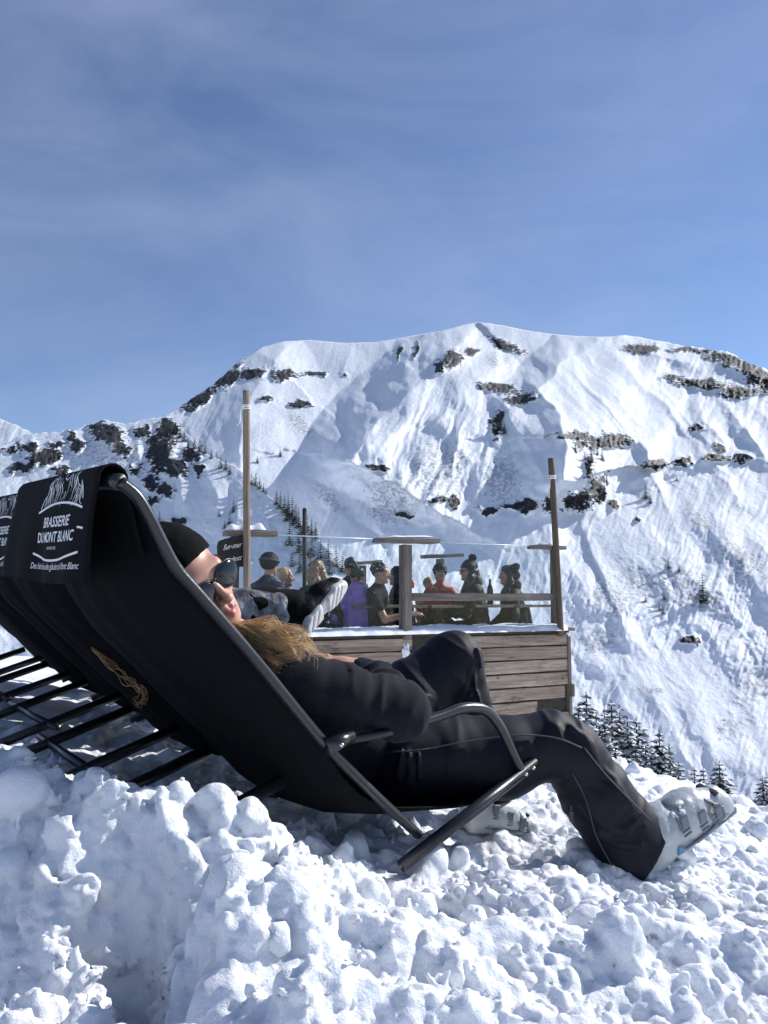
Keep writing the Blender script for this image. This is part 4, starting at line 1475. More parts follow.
def hand_sdf(s, wrist, tip_dir, back_dir, size=.18, curl=.5, side=1):
    """palm, four unequal bent fingers and a thumb; back_dir points out of the back of the hand, side=+1 puts the thumb at f x b"""
    f = Vector(tip_dir).normalized(); b = Vector(back_dir); b = (b - f * b.dot(f)).normalized(); t = f.cross(b) * side
    w = Vector(wrist); u = size
    P = lambda x, y, z: tuple(w + f * (x * u) + t * (y * u) + b * (z * u))
    R = np.stack([np.array(f), np.array(t), np.array(b)], 1)
    s.ell(P(.24, 0, 0), np.array((.30, .215, .085)) * u, R, .012)
    s.cone(P(-.05, 0, 0), P(.2, 0, 0), .145 * u, .13 * u, .03)
    for i, (y, ln) in enumerate(((.165, .40), (.06, .45), (-.05, .42), (-.15, .33))):
        k0 = P(.46, y, .01); a1 = curl * .55; a2 = curl * 1.35; a3 = curl * 1.9
        x, z = .46, .01; pts = [k0]
        for seg, an in ((.45, a1), (.30, a2), (.25, a3)):
            x += ln * seg * math.cos(an); z -= ln * seg * math.sin(an); pts.append(P(x, y * (1 + .12 * seg), z))
        s.chain([P(.3, y * .8, 0)] + pts, [.05 * u, .052 * u, .047 * u, .041 * u, .034 * u], .0035)
    s.chain([P(.12, .16, -.02), P(.28, .30, -.05), P(.42, .34, -.09), P(.53, .33, -.12)], [.07 * u, .058 * u, .05 * u, .04 * u], .006)


def basis(Fv, U):
    Fv = Vector(Fv).normalized(); U = Vector(U); U = (U - Fv * U.dot(Fv)).normalized()
    return np.stack([np.array(Fv.cross(U)), np.array(Fv), np.array(U)], 1)


plain('jacket_navy', (.008, .014, .036), .6, .3, 20, .004, 60, Specular__IOR__Level=.12)
plain('jacket_black', (.005, .005, .0065), .55, .3, 20, .004, 60, Specular__IOR__Level=.12)
plain('jacket_purple', (.20, .125, .40), .6, .25, 14, .004, 50)
plain('shirt_dark', (.014, .014, .018), .85, .3, 20, .004, 60, Specular__IOR__Level=.12)
plain('jacket_red', (.42, .028, .030), .6, .2, 20, .003, 60)
plain('sleeve_orange', (.45, .16, .045), .6, .25, 20, .003, 60)
plain('trousers_dark', (.011, .011, .014), .7, .3, 20, .003, 50, Specular__IOR__Level=.12)
plain('trousers_grey', (.05, .05, .055), .7, .3, 20, .003, 50)
plain('helmet_dark', (.008, .009, .012), .6, .2, 20, Specular__IOR__Level=.12)
plain('fur_dark', (.016, .013, .012), .95, .4, 60, .008, 80, Specular__IOR__Level=.12)
plain('neon_trim', (.55, .75, .05), .6, .1, 20)
plain('skin_far', (.36, .19, .135), .5, .12, 18)
plain('cup_red', (.55, .06, .05), .4, .1, 20)
plain('bottle_glass', (.006, .010, .007), .12, .2, 20)


def deck_person(px, py, Y, yaw, label, jacket='jacket_black', trousers='trousers_dark', hair='dark_hair', style='short', hat=None, lean=.12, arms='table', k=1.0, bare=False, extra=None, hatm=None):
    """seated figure; (px, py) is the centre of the head; yaw is the way it faces"""
    h = W(px, py, Y)
    Rz = Matrix.Rotation(yaw, 3, 'Z')
    fl = h.z - 1.20 * k
    loc = Vector((h.x, h.y, fl)) - Rz @ Vector((lean * k, 0, 0))
    r = thing('person', loc, label, 'person', 'people seated on the terrace')
    G = lambda x, y, z: np.array(loc + Rz @ Vector((x * k, y * k, z * k)))
    Fv = Rz @ Vector((1, 0, 0)); HB = basis(Fv, (0, 0, 1))
    hd = G(lean, 0, 1.20)
    hip, sh = .46, .97
    if arms == 'table': el, wr = (lean + .10, .25, .68), (lean + .34, .12, .74)
    elif arms == 'cup': el, wr = (lean + .14, .24, .72), (lean + .30, .08, .98)
    else: el, wr = (lean - .02, .27, .70), (lean + .18, .17, .56)
    S = Sdf(); kk = k
    head_sdf(S, hd, HB, k, False)
    S.cone(G(lean - .02, 0, 1.10), G(lean - .04, 0, .98), .052 * k, .06 * k, .03)
    S.chain([G(lean - .05, 0, .94), G(lean * .5 - .02, 0, .72), G(0, 0, .50)], [.11 * k, .11 * k, .13 * k], .05)
    for q in (-1, 1):
        S.chain([G(lean - .05, .15 * q, sh - .03), G(el[0], el[1] * q, el[2]), G(wr[0], wr[1] * q, wr[2])], [.045 * k, .040 * k, .028 * k], .02)
        d = Rz @ Vector((.8, -.3 * q, .1))
        hand_sdf(S, G(wr[0], wr[1] * q, wr[2]), d, (0, 0, 1), .17 * k, .6, -q)
        S.chain([G(0, .09 * q, .50), G(.42, .11 * q, .50), G(.44, .11 * q, .08), G(.56, .12 * q, .04)], [.075 * k, .055 * k, .042 * k, .035 * k], .02)
    V, Fc = S.mesh(.0115)
    bo = obj('body', V, Fc, M['skin_far'], r)
    attr(bo, 'lip', np.zeros(len(V)))
    wr_ = lambda P: .006 * vn3(P * 22, 5) + .004 * vn3(P * 48, 6)
    J = Sdf()
    puf = .022 if jacket in ('jacket_black', 'jacket_purple', 'jacket_navy') else .010
    J.chain([G(lean - .05, 0, .93), G(lean * .5 - .02, 0, .72), G(0, 0, .47)], [.125 * k + puf, .13 * k + puf, .15 * k + puf], .05)
    J.cone(G(lean - .03, 0, 1.03), G(lean - .05, 0, .94), .075 * k, .10 * k, .04)
    J.cone(G(lean - .05, -.13, sh - .04), G(lean - .05, .13, sh - .04), .075 * k + puf * .6, .075 * k + puf * .6, .05)
    for q in (-1, 1):
        e = np.array(G(el[0], el[1] * q, el[2])); w_ = np.array(G(wr[0], wr[1] * q, wr[2])); s_ = np.array(G(lean - .05, .16 * q, sh - .04))
        if bare: J.cone(s_, s_ * .45 + e * .55, .062 * k, .060 * k, .03)
        else: J.chain([s_, e, e * .12 + w_ * .88], [.062 * k + puf * .6, .056 * k + puf * .6, .046 * k + puf * .3], .03)
    if style == 'hood': J.ell(G(lean - .10, 0, 1.06), np.array((.085, .11, .085)) * k, np.array(Rz), .04)
    V, Fc = J.mesh(.0125, wr_)
    obj('jacket', V, Fc, M[jacket], r)
    T = Sdf()
    for q in (-1, 1): T.chain([G(0, .09 * q, .49), G(.42, .11 * q, .50), G(.44, .11 * q, .12)], [.115 * k, .085 * k, .075 * k], .04)
    V, Fc = T.mesh(.015, wr_)
    obj('trousers', V, Fc, M[trousers], r)
    Bt = Sdf()
    for q in (-1, 1): Bt.chain([G(.44, .11 * q, .16), G(.45, .11 * q, .06), G(.62, .12 * q, .045)], [.065 * k, .06 * k, .05 * k], .03)
    V, Fc = Bt.mesh(.016); obj('boots', V, Fc, M['black_plastic'], r)
    H = Sdf()
    L_ = lambda x, y, z: hd + HB @ (np.array((x, y, z)) * k)
    if style in ('short', 'long', 'hood'):
        H.ell(L_(0, -.026, .040), np.array((.083, .098, .090)) * k, HB, .02)
        H.plane(L_(0, .052, .035), HB @ np.array((0, .8, -.6)))
    if style == 'long':
        for q in (-1, 1): H.chain([L_(.07 * q, -.03, .02), L_(.085 * q, -.02, -.09), L_(.08 * q, .0, -.20), L_(.07 * q, .02, -.27)], [.035 * k, .042 * k, .040 * k, .02 * k], .03)
        H.chain([L_(0, -.08, .0), L_(0, -.10, -.12), L_(0, -.10, -.25)], [.06 * k, .07 * k, .04 * k], .04)
    if style in ('short', 'long', 'hood'):
        V, Fc = H.mesh(.0095, lambda P: .012 * vn3(P * 30, 15) + .008 * vn3(P * 70, 16))
        obj('hair', V, Fc, M[hair], r)
    if hat:
        B = Sdf(); ao = None
        if hat == 'helmet':
            B.ell(L_(0, -.015, .040), np.array((.098, .118, .105)) * k, HB, .02); B.plane(L_(0, .06, .02), HB @ np.array((0, .75, -.65)))
        else:
            B.ell(L_(0, -.022, .052), np.array((.088, .104, .098)) * k, HB, .02); B.plane(L_(0, .0, .022), HB @ np.array((0, .25, -.97)))
            B.cone(L_(-.04, -.0, .035), L_(.04, -.0, .035), .085 * k, .085 * k, .01); B.plane(L_(0, .0, .018), HB @ np.array((0, .25, -.97)))
        V, Fc = B.mesh(.0095, lambda P: .003 * vn3(P * 60, 15))
        ho = obj(hat, V, Fc, M[hatm or 'helmet_dark'], r)
        if hat == 'helmet':
            g = MB(); g.tube([L_(.099 * math.cos(a), -.015 + .119 * math.sin(a), .045 - .02 * math.sin(a)) for a in np.linspace(0, 6.283, 25)], .011 * k, 6, False)
            g.obj('goggle_strap', M['trousers_grey'], ho)
        if hat == 'beanie':
            V, Fc = icos(4); P = V * .046 * k * (1 + .35 * vn3(V * 6, 4))[:, None] + L_(0, -.06, .165)
            obj('pompom', P, Fc, M['fur_dark'], ho)
    if extra and 'glasses' in extra:
        g = MB()
        for q in (-1, 1): g.tube([L_(.034 * q, .082, .0), L_(.034 * q, .092, -.002)], [.024 * k, .022 * k], 12)
        g.tube([L_(-.07, .02, .004), L_(-.06, .075, .004), L_(.06, .075, .004), L_(.07, .02, .004)], .005 * k, 6)
        obj('sunglasses', np.concatenate(g.V), g.F, M['dark_lens'], r)
    if extra and 'neon' in extra:
        g = MB(); g.tube([G(lean + .10, -.10, 1.0), G(lean + .13, -.13, .86), G(lean + .12, -.16, .70)], [.018 * k, .022 * k, .02 * k], 8)
        obj('neon_stripe', np.concatenate(g.V), g.F, M['neon_trim'], r)
    if extra and 'curls' in extra:
        V0, F0 = icos(3); Vs, Fs, n0 = [], [], 0
        g = np.random.default_rng(8)
        for i in range(34):
            a = g.uniform(-2.6, -.5); z_ = g.uniform(-.30, .12)
            c_ = L_(.10 * math.cos(a) * 1.0, .10 * math.sin(a) - .02, z_)
            P = V0 * g.uniform(.03, .05) * (1 + .3 * vn3(V0 * 3 + i, 2))[:, None] + c_
            Vs.append(P); Fs.append(F0 + n0); n0 += len(P)
        obj('fur_hood', np.concatenate(Vs), np.concatenate(Fs), M['fur_dark'], r)
    return r


R_ = math.radians
deck_person(270, 565, 9.05, R_(60), 'person in a navy jacket and dark helmet seen from behind beside the tall pole', 'jacket_navy', hat='helmet', style='none', arms='down', lean=.14, k=1.08)
deck_person(286, 577, 9.7, R_(10), 'person in a navy jacket with a neon stripe half hidden by the dark helmet', 'jacket_navy', hair='blond_hair', arms='table', extra='neon')
deck_person(318, 571, 9.3, R_(70), 'person with tousled brown hair in a dark jacket seen from behind, above the raised boot', 'jacket_black', hair='brown_hair', style='long', arms='table', k=1.03, extra='glasses')
deck_person(351, 567, 9.9, R_(80), 'dark haired person half hidden behind the purple jacket', 'jacket_navy', style='short', arms='down')
deck_person(357, 577, 9.35, R_(95), 'person in a purple jacket with its hood seen from behind', 'jacket_purple', style='hood', hair='dark_hair', arms='down', lean=.12)
deck_person(381, 573, 9.3, R_(-12), 'man in a dark t-shirt leaning on the table, seen from the side', 'shirt_dark', arms='table', lean=.16, bare=True, k=1.06)
deck_person(396, 576, 10.2, R_(170), 'person in black half hidden between the man in the t-shirt and the middle post', 'jacket_black', style='long', arms='table')
deck_person(440, 573, 10.2, R_(-95), 'child in a red jacket and dark cap drinking, facing the camera', 'jacket_red', hat='helmet', style='none', arms='cup', k=.97)
deck_person(468, 571, 10.0, R_(188), 'woman in a pompom beanie, sunglasses and black puffer jacket seen from the side', 'jacket_black', hat='beanie', style='long', arms='table', extra='glasses', k=1.05)
deck_person(507, 575, 10.4, R_(182), 'person in a black jacket with a thick fur hood, facing left at the right end', 'jacket_black', style='long', arms='down', extra='curls', k=1.08)
deck_person(429, 585, 10.8, R_(-60), 'child in orange sleeves behind the red jacket', 'sleeve_orange', style='short', hair='brown_hair', arms='table', k=.85)

# tables, bottle, cup
def picnic_table(c, L, yaw, label):
    r = thing('picnic_table', c, label, 'table', 'picnic tables on the terrace')
    R = Matrix.Rotation(yaw, 3, 'Z'); c = Vector(c)
    mb = MB()
    for i in range(5): mb.box(c + R @ Vector((0, -.30 + i * .15, .735)), (L, .138, .035), R, .004)
    mb.obj('tabletop', M['rail_grey'], r, smooth=False)
    for sx in (-1, 1):
        for sy in (-1, 1):
            mb = MB(); mb.tube([c + R @ Vector((sx * L * .38, sy * .12, .72)), c + R @ Vector((sx * L * .38, sy * .34, .0))], .045, 6); mb.obj('leg', M['plank_dark'], r, smooth=False)
    for sy in (-1, 1):
        mb = MB(); mb.box(c + R @ Vector((0, sy * .68, .44)), (L, .26, .04), R, .004); mb.obj('seat', M['rail_grey'], r, smooth=False)
    return r
t1 = W(395, 640, 9.75); picnic_table((t1.x, t1.y, DECKZ), 1.5, TZ, 'timber picnic table in front of the man in the t-shirt')
t2 = W(478, 640, 10.25); picnic_table((t2.x, t2.y, DECKZ), 1.9, TZ, 'timber picnic table between the beanie and the red jacket')
b = W(490, 590, 10.25)
bt = MB().tube([(b.x, b.y, DECKZ + .755 + z_) for z_ in (0, .01, .19, .24, .27, .33, .335)], [.036, .042, .042, .030, .016, .015, .013], 14).obj('bottle', M['bottle_glass'])
tag(bt, 'dark bottle standing on the table between the beanie and the fur hood', 'bottle')
b = W(412, 584, 9.4)
cp = MB().tube([(b.x, b.y, b.z - .05), (b.x, b.y, b.z - .048), (b.x, b.y, b.z + .045)], [.024, .027, .036], 14).obj('cup', M['cup_red'])
tag(cp, 'red cup held up beside the middle post', 'cup')
# ================================================================ deck chairs
CF = Vector((.77, .64, 0)).normalized()            # the way the sitter faces
CL = Vector((-CF.y, CF.x, 0))                      # to the sitter's left (away from the camera)
HW = .268
P_NEAR = W(112, 470, 1.35)
ROOT = Vector((P_NEAR.x, P_NEAR.y, 0)) + CL * HW
YAW = math.atan2(CF.y, CF.x)
ROLL = .05


def near_sz(px, py):
    """(s, z) on the chair's near side plane"""
    p = PL(px, py, P_NEAR, CL)
    return (p - P_NEAR).dot(CF), p.z + HW * math.sin(ROLL)


rail_sz = smoothline([near_sz(*q) for q in [(111, 484), (127, 497), (140, 517), (152, 540), (168, 568), (192, 595), (250, 660), (320, 742), (370, 792), (417, 834)]], 5)
leg_sz = [near_sz(525, 760), near_sz(402, 857)]
bra = near_sz(322, 741)
arm_sz = smoothline([bra, near_sz(372, 731), near_sz(428, 714), near_sz(452, 706), near_sz(474, 708), near_sz(490, 725), near_sz(504, 752), near_sz(513, 770)], 6)
# lengthen buried ends
d = leg_sz[1][0] - leg_sz[0][0], leg_sz[1][1] - leg_sz[0][1]
leg_end = (leg_sz[1][0] + d[0] * .05, leg_sz[1][1] + d[1] * .05)
rear_piv = (.42, .225); rear_foot = (-.02, .085)


def sz3(p, y): return (p[0], y, p[1])


def sling_mid(v):
    return np.interp(v, [0, .12, .3, .5, .7, .85, 1.0], [.006, .022, .055, .090, .115, .110, .09])


def make_chair(label):
    r = thing('deck_chair', ROOT, label, 'deck chair', 'row of black deck chairs')
    r.rotation_euler = (ROLL, 0, YAW)
    S = dict(parent=r, local=True)
    for sgn in (-1, 1):
        y = sgn * HW
        rl = MB().tube([sz3(p, y) for p in rail_sz], .0138, 14, True, .8).obj('rail', M['black_steel'], r, local=True)
        yl = y + sgn * .022
        MB().tube([sz3(leg_sz[0], yl), sz3(((leg_sz[0][0] + leg_end[0]) / 2, (leg_sz[0][1] + leg_end[1]) / 2), yl), sz3(leg_end, yl)], .0148, 14).obj('front_leg', M['black_steel'], r, local=True)
        am = MB()
        am.tube([sz3(p, y + sgn * .006 + sgn * .014 * min(1, i / 6)) for i, p in enumerate(arm_sz)], np.interp(np.arange(len(arm_sz)), [0, 12, 18, len(arm_sz)], [.0085, .011, .0135, .012]), 14, True, 1.0)
        b0_ = (bra[0] - .012, bra[1] - .004); b1_ = (bra[0] + .055, bra[1] + .010)
        am.tube([sz3(b0_, yl - sgn * .004), sz3(b1_, yl - sgn * .004)], [.020, .012], 14)
        ao = am.obj('armrest', M['black_steel'], r, local=True)
        bo = MB()
        for p in ((bra[0] + .012, bra[1] + .0), (leg_sz[0][0] - .022, leg_sz[0][1] - .008), (leg_sz[0][0] - .05, leg_sz[0][1] - .02)):
            bo.tube([sz3(p, yl + sgn * .006), sz3(p, yl + sgn * .0185)], [.0052, .0040], 10)
        bo.obj('bolt', M['bare_steel'], ao, local=True)
        yr = sgn * (HW - .10)
        MB().tube([sz3(rear_piv, yr), sz3(((rear_piv[0] + rear_foot[0]) / 2, (rear_piv[1] + rear_foot[1]) / 2), yr), sz3(rear_foot, yr)], .015, 12).obj('rear_leg', M['black_steel'], r, local=True)
    for p in (rear_foot, (rear_piv[0] * .45 + rear_foot[0] * .55, rear_piv[1] * .45 + rear_foot[1] * .55), (leg_sz[0][0] - .03, leg_sz[0][1] - .012)):
        bars = MB().tube([(p[0], -HW + .01, p[1]), (p[0], 0, p[1] - .002), (p[0], HW - .01, p[1])], .012, 12)
        bars.obj('cross_bar', M['black_steel'], r, local=True)
    tb = MB().tube(smoothline([(rail_sz[0][0] + .0, -HW, rail_sz[0][1]), (rail_sz[0][0] - .012, -HW * .6, rail_sz[0][1] + .004), (rail_sz[0][0] - .012, HW * .6, rail_sz[0][1] + .004), (rail_sz[0][0], HW, rail_sz[0][1])], 6), .0155, 12)
    tb.obj('top_bar', M['black_steel'], r, local=True)
    # sling: bellied cloth between the side rails, then under the seat to the front bar
    ns, nu = 60, 22
    V = []
    L = np.linspace(0, 1, ns)
    ri = rail_sz; k = int(len(ri) * .745)
    edge = np.array([tuple(np.array([np.interp(t_ * k, np.arange(len(ri)), ri[:, 0]), np.interp(t_ * k, np.arange(len(ri)), ri[:, 1])])) for t_ in np.linspace(0, 1, 30)] + [(ri[k][0] + .085, ri[k][1] - .115), (ri[k][0] + .18, ri[k][1] - .185), (ri[k][0] + .32, ri[k][1] - .215), (leg_sz[0][0] - .12, leg_sz[0][1] - .085), (leg_sz[0][0] - .03, leg_sz[0][1] - .002)])
    edge = smoothline(edge, 2)
    T = np.gradient(edge, axis=0); T /= np.linalg.norm(T, axis=1)[:, None]
    N = np.stack([T[:, 1], -T[:, 0]], -1)              # back and down
    q = np.random.default_rng(3)
    for i in range(len(edge)):
        v = i / (len(edge) - 1)
        sag = sling_mid(min(1, v * 1.1)) * (1 if v < .85 else max(.1, 1 - (v - .85) * 5.5))
        for j in range(nu + 1):
            u = j / nu
            f = (4 * u * (1 - u)) ** .8
            rip = .0035 * math.sin(u * 40 + v * 9) * f * (v > .1) + .004 * float(pn2(np.array([u * 5]), np.array([v * 7]), 61)[0])
            off = sag * f + rip
            wrap = .012 * (1 - min(1, min(u, 1 - u) * 14))
            V.append((edge[i][0] + N[i][0] * (off - wrap * .3), (-HW + .004) + 2 * (HW - .004) * u, edge[i][1] + N[i][1] * (off - wrap * .3)))
    m = nu + 1
    Fc = [(i * m + j, i * m + j + 1, (i + 1) * m + j + 1, (i + 1) * m + j) for i in range(len(edge) - 1) for j in range(nu)]
    sl_ = obj('sling', V, Fc, M['black_fabric'], r, local=True)
    md = sl_.modifiers.new('thickness', 'SOLIDIFY'); md.thickness = .003; md.offset = 0
    # rolled hem along the near and far edge
    for j in (0, nu):
        MB().tube([np.array(V[i * m + j]) + np.array((N[i][0] * .004, 0, N[i][1] * .004)) for i in range(2, len(edge) - 9)], .0062, 8).obj('hem', M['black_fabric'], sl_, local=True)
    # printed cover slipped over the top bar
    top = np.array((rail_sz[0][0], rail_sz[0][1]))
    prof = []
    for a in np.linspace(-20, 200, 12): prof.append((top[0] - .006 + .026 * math.cos(math.radians(a)), top[1] + .006 + .026 * math.sin(math.radians(a))))
    front = [(top[0] + .06, top[1] - .13), (top[0] + .045, top[1] - .09), (top[0] + .030, top[1] - .04)]
    back = [(top[0] - .036, top[1] - .03), (top[0] - .041, top[1] - .07), (top[0] - .044, top[1] - .11), (top[0] - .045, top[1] - .15), (top[0] - .044, top[1] - .178)]
    prof = np.array(front + prof + back)
    cl = np.concatenate([[0], np.cumsum(np.linalg.norm(np.diff(prof, axis=0), axis=1))])
    y0, y1 = -HW + .016, HW - .012

    def cover(yy, l):
        """point on the cover: yy across, l metres along the profile"""
        s = np.interp(l, cl, prof[:, 0]); zz = np.interp(l, cl, prof[:, 1])
        dn = max(0, (l - cl[-6]) / (cl[-1] - cl[-6]))
        s += dn * (.007 * math.sin(yy * 19 + 1) + .004 * math.sin(yy * 43)); zz += -.006 * dn * math.cos(yy * 7)
        return (s, yy, zz)
    ls = np.linspace(0, cl[-1], 44); ys = np.linspace(y0, y1, 26)
    V = [cover(yy, l) for l in ls for yy in ys]
    m = len(ys)
    Fc = [(i * m + j, i * m + j + 1, (i + 1) * m + j + 1, (i + 1) * m + j) for i in range(len(ls) - 1) for j in range(m - 1)]
    cv = obj('headrest_cover', V, Fc, M['black_fabric'], r, local=True)
    md = cv.modifiers.new('thickness', 'SOLIDIFY'); md.thickness = .0035; md.offset = 0
    MB().tube([np.array(cover(y0 - .001, l)) for l in ls[18:]], .0022, 6).obj('hem', M['black_fabric'], cv, local=True)
    # print: X runs left to right as read (far edge to near edge), Y up, in metres from the print's centre
    lc = cl[-1] - .110; yc = -.075
    def put(pts):
        out = []
        for x, yv in pts:
            p = np.array(cover(yc - x * 1.14, lc - yv * .92)); out.append(p + np.array((-.0030, 0, .0)))
        return out
    pr = MB()
    def word(body, x, y, h, w, shear=0.0, bold=.0, space=1.0):
        V, Fc = text_verts(body, shear, bold, space)
        w0 = V[:, 0].max() - V[:, 0].min(); xm = (V[:, 0].max() + V[:, 0].min()) / 2
        pr.add(put([(x + (v[0] - xm) * w / w0, y + v[1] * h / .72) for v in V]), Fc)
    def stroke(pts, w0, w1=None):
        pts = np.array(pts, float); n = len(pts)
        T = np.gradient(pts, axis=0); T /= np.linalg.norm(T, axis=1)[:, None] + 1e-9
        Nn = np.stack([-T[:, 1], T[:, 0]], -1)
        w = np.linspace(w0, w0 if w1 is None else w1, n)[:, None] / 2
        A, B = pts + Nn * w, pts - Nn * w
        pr.add(put(list(A) + list(B)), [(i, i + 1, n + i + 1, n + i) for i in range(n - 1)])
    word('BRASSERIE', -.004, -.006, .0215, .152, 0, .016)
    word('DU MONT BLANC', -.002, -.037, .0215, .212, 0, .016)
    word('SAVOIE 1821', -.006, -.052, .006, .045, 0, .0)
    word("Des bières à l'eau des glaciers du Mont Blanc", 0, -.092, .0135, .262, .35, .0)
    arc = lambda xa, xb, yb, bow, n=18: [(xa + (xb - xa) * t_, yb + bow * 4 * t_ * (1 - t_)) for t_ in np.linspace(0, 1, n)]
    stroke(arc(-.118, .118, .026, .016), .0045)
    stroke(arc(-.125, .125, -.060, -.014), .0045)
    stroke([(.112, -.012), (.122, -.013), (.132, -.015)], .004)
    # the engraved massif: ridge lines and hatching
    g = np.random.default_rng(12)
    crest = [(-.108, .034), (-.095, .055), (-.082, .062), (-.070, .085), (-.056, .098), (-.046, .118), (-.034, .128), (-.024, .140), (-.012, .128), (-.006, .108), (.004, .094), (.016, .088), (.026, .098), (.034, .118), (.038, .142), (.044, .152), (.050, .140), (.056, .112), (.064, .092), (.074, .076), (.084, .070), (.092, .082), (.100, .064), (.112, .044)]
    stroke(crest, .0026)
    for i in range(46):
        j = int(g.integers(2, len(crest) - 2)); x, y_ = crest[j]
        x += g.uniform(-.006, .006); base = .036 + g.uniform(0, .012); y_ = base + (y_ - base) * g.uniform(.45, .98)
        ln = g.uniform(.02, .055); dx = g.uniform(-.45, .45) * ln
        pts = [(x, y_)]
        for kx in range(1, 5): pts.append((x + dx * kx / 4 + g.uniform(-.004, .004), max(.034, y_ - ln * kx / 4)))
        stroke(pts, g.uniform(.0012, .0034), .0006)
    for (xa, ya, xb, yb) in ((-.024, .14, -.04, .07), (.044, .152, .036, .075), (-.046, .118, -.07, .05), (-.010, .125, .002, .06), (.05, .14, .07, .06)):
        stroke([(xa, ya), ((xa * 2 + xb) / 3 + .005, (ya * 2 + yb) / 3), ((xa + 2 * xb) / 3 - .004, (ya + 2 * yb) / 3), (xb, yb)], .004, .001)
    pr.obj('print', M['white_print'], cv, smooth=False, local=True)
    return r


chair = make_chair('black deck chair the sunbather in black lies in, nearest the camera')
STEP = CL * .62 + CF * .05
lbl = ['second black deck chair from the camera, its printed cover cut by the picture edge', 'third black deck chair in the row, mostly hidden behind the second',
       'fourth black deck chair in the row, only its frame showing at the left edge', 'fifth black deck chair at the far end of the row, only its frame showing']
for i in range(4):
    copy_tree(chair, ROOT + STEP * (i + 1) + CF * (.03 * (i % 2)) + Vector((0, 0, .028 * (i + 1))), YAW + (.0, .03, -.03, .02)[i], 1.0, lbl[i]).rotation_euler = (ROLL, 0, YAW + (0.0, .03, -.03, .02)[i])
# ================================================================ the sunbather
Vn = lambda v: np.array(tuple(v))
HF = Vector((.79, -.60, -.07)).normalized()
HR = basis(HF, (-.44, -.48, .76))
bridge = W(212, 580, 1.58)
HK = 1.07
HC = Vn(bridge) - HR @ np.array((0, .090, .008)) * HK
root = thing('person', Vector((-.05, 2.05, .05)), 'sunbather in black with a headband and sunglasses lying back in the nearest deck chair', 'person')

SR = Vn(W(268, 674, 1.66)); ER = Vn(W(401, 711, 1.77)); WR_ = Vn(W(359, 672, 1.90))
SL_ = SR + Vn(CL) * .33 + np.array((.02, .02, .01)); EL = np.array((-.16, 2.24, .30)); WL_ = np.array((-.02, 2.12, .375))
PV = np.array((-.02, 2.16, .195))
HIPR = np.array((.06, 2.10, .19)); HIPL = np.array((-.07, 2.24, .20))
KR = Vn(W(571, 751, 2.15)); AR = Vn(W(640, 846, 2.20))
KL = Vn(W(454, 658, 2.35)); AL = Vn(W(484, 792, 2.42))
MID = (SR + SL_) / 2

B = Sdf()
hp = head_sdf(B, HC, HR, HK, True)
B.chain([hp(0, -.025, -.06), hp(0, -.035, -.12) * .7 + MID * .3, MID + np.array((0, 0, -.01))], [.048, .050, .065], .03)
B.chain([MID, MID * .5 + PV * .5, PV], [.10, .10, .12], .06)
B.chain([SR, ER, WR_], [.046, .042, .027], .02); B.chain([SL_, EL, WL_], [.046, .042, .027], .02)
hand_sdf(B, WR_, Vn(W(312, 660, 1.86)) - WR_, (.15, -.45, .88), .175, .34, -1)
hand_sdf(B, WL_, (-.8, -.35, .05), (0, .2, 1), .175, .5, 1)
B.chain([HIPR, KR, AR], [.085, .055, .04], .03); B.chain([HIPL, KL, AL], [.085, .055, .04], .03)
V, Fc = B.mesh(.0031)
body = obj('body', V, Fc, M['skin'], root)
lp = (V - HC) @ HR / HK
lips = np.clip(1 - np.abs(lp[:, 2] + .0705) / .0125, 0, 1) * np.clip(1 - np.abs(lp[:, 0]) / .024, 0, 1) * (lp[:, 1] > .078)
attr(body, 'lip', np.clip(lips * 2.2, 0, 1) * (np.linalg.norm(lp, axis=1) < .16))

# ---- jacket
def folds(P, strokes):
    """raised creases along polylines: (points, height, width)"""
    d = np.zeros(len(P))
    for pts, h, w in strokes:
        pts = np.array([Vn(p) for p in pts])
        lo, hi = pts.min(0) - w * 2.5, pts.max(0) + w * 2.5
        m = np.all((P > lo) & (P < hi), axis=1)
        if not m.any(): continue
        X = P[m]; best = np.full(len(X), 9.0)
        for a, b in zip(pts[:-1], pts[1:]):
            ba = b - a; t_ = np.clip(((X - a) @ ba) / (ba @ ba), 0, 1)
            best = np.minimum(best, np.linalg.norm(X - a - t_[:, None] * ba, axis=1))
        d[m] += h * np.exp(-(best / w) ** 2)
    return d


def limb(P, a, b, amp, flo, fhi, seed, t0=0.0, t1=1.0, soft=.15):
    """gathers that ring a limb: fine along the axis, long around it"""
    a = Vn(a); b = Vn(b); ax = b - a; L = np.linalg.norm(ax); ax /= L
    t_ = ((P - a) @ ax)
    r_ = np.linalg.norm(P - a - t_[:, None] * ax, axis=1)
    u = t_ / L
    m = sstep(t0 - soft, t0 + soft, u) * (1 - sstep(t1 - soft, t1 + soft, u)) * (r_ < .17)
    Q = P * flo + ax * (t_ * (fhi - flo))[:, None]
    n = 1 - 2.2 * np.abs(vn3(Q, seed))
    return amp * np.maximum(n, -.3) * m


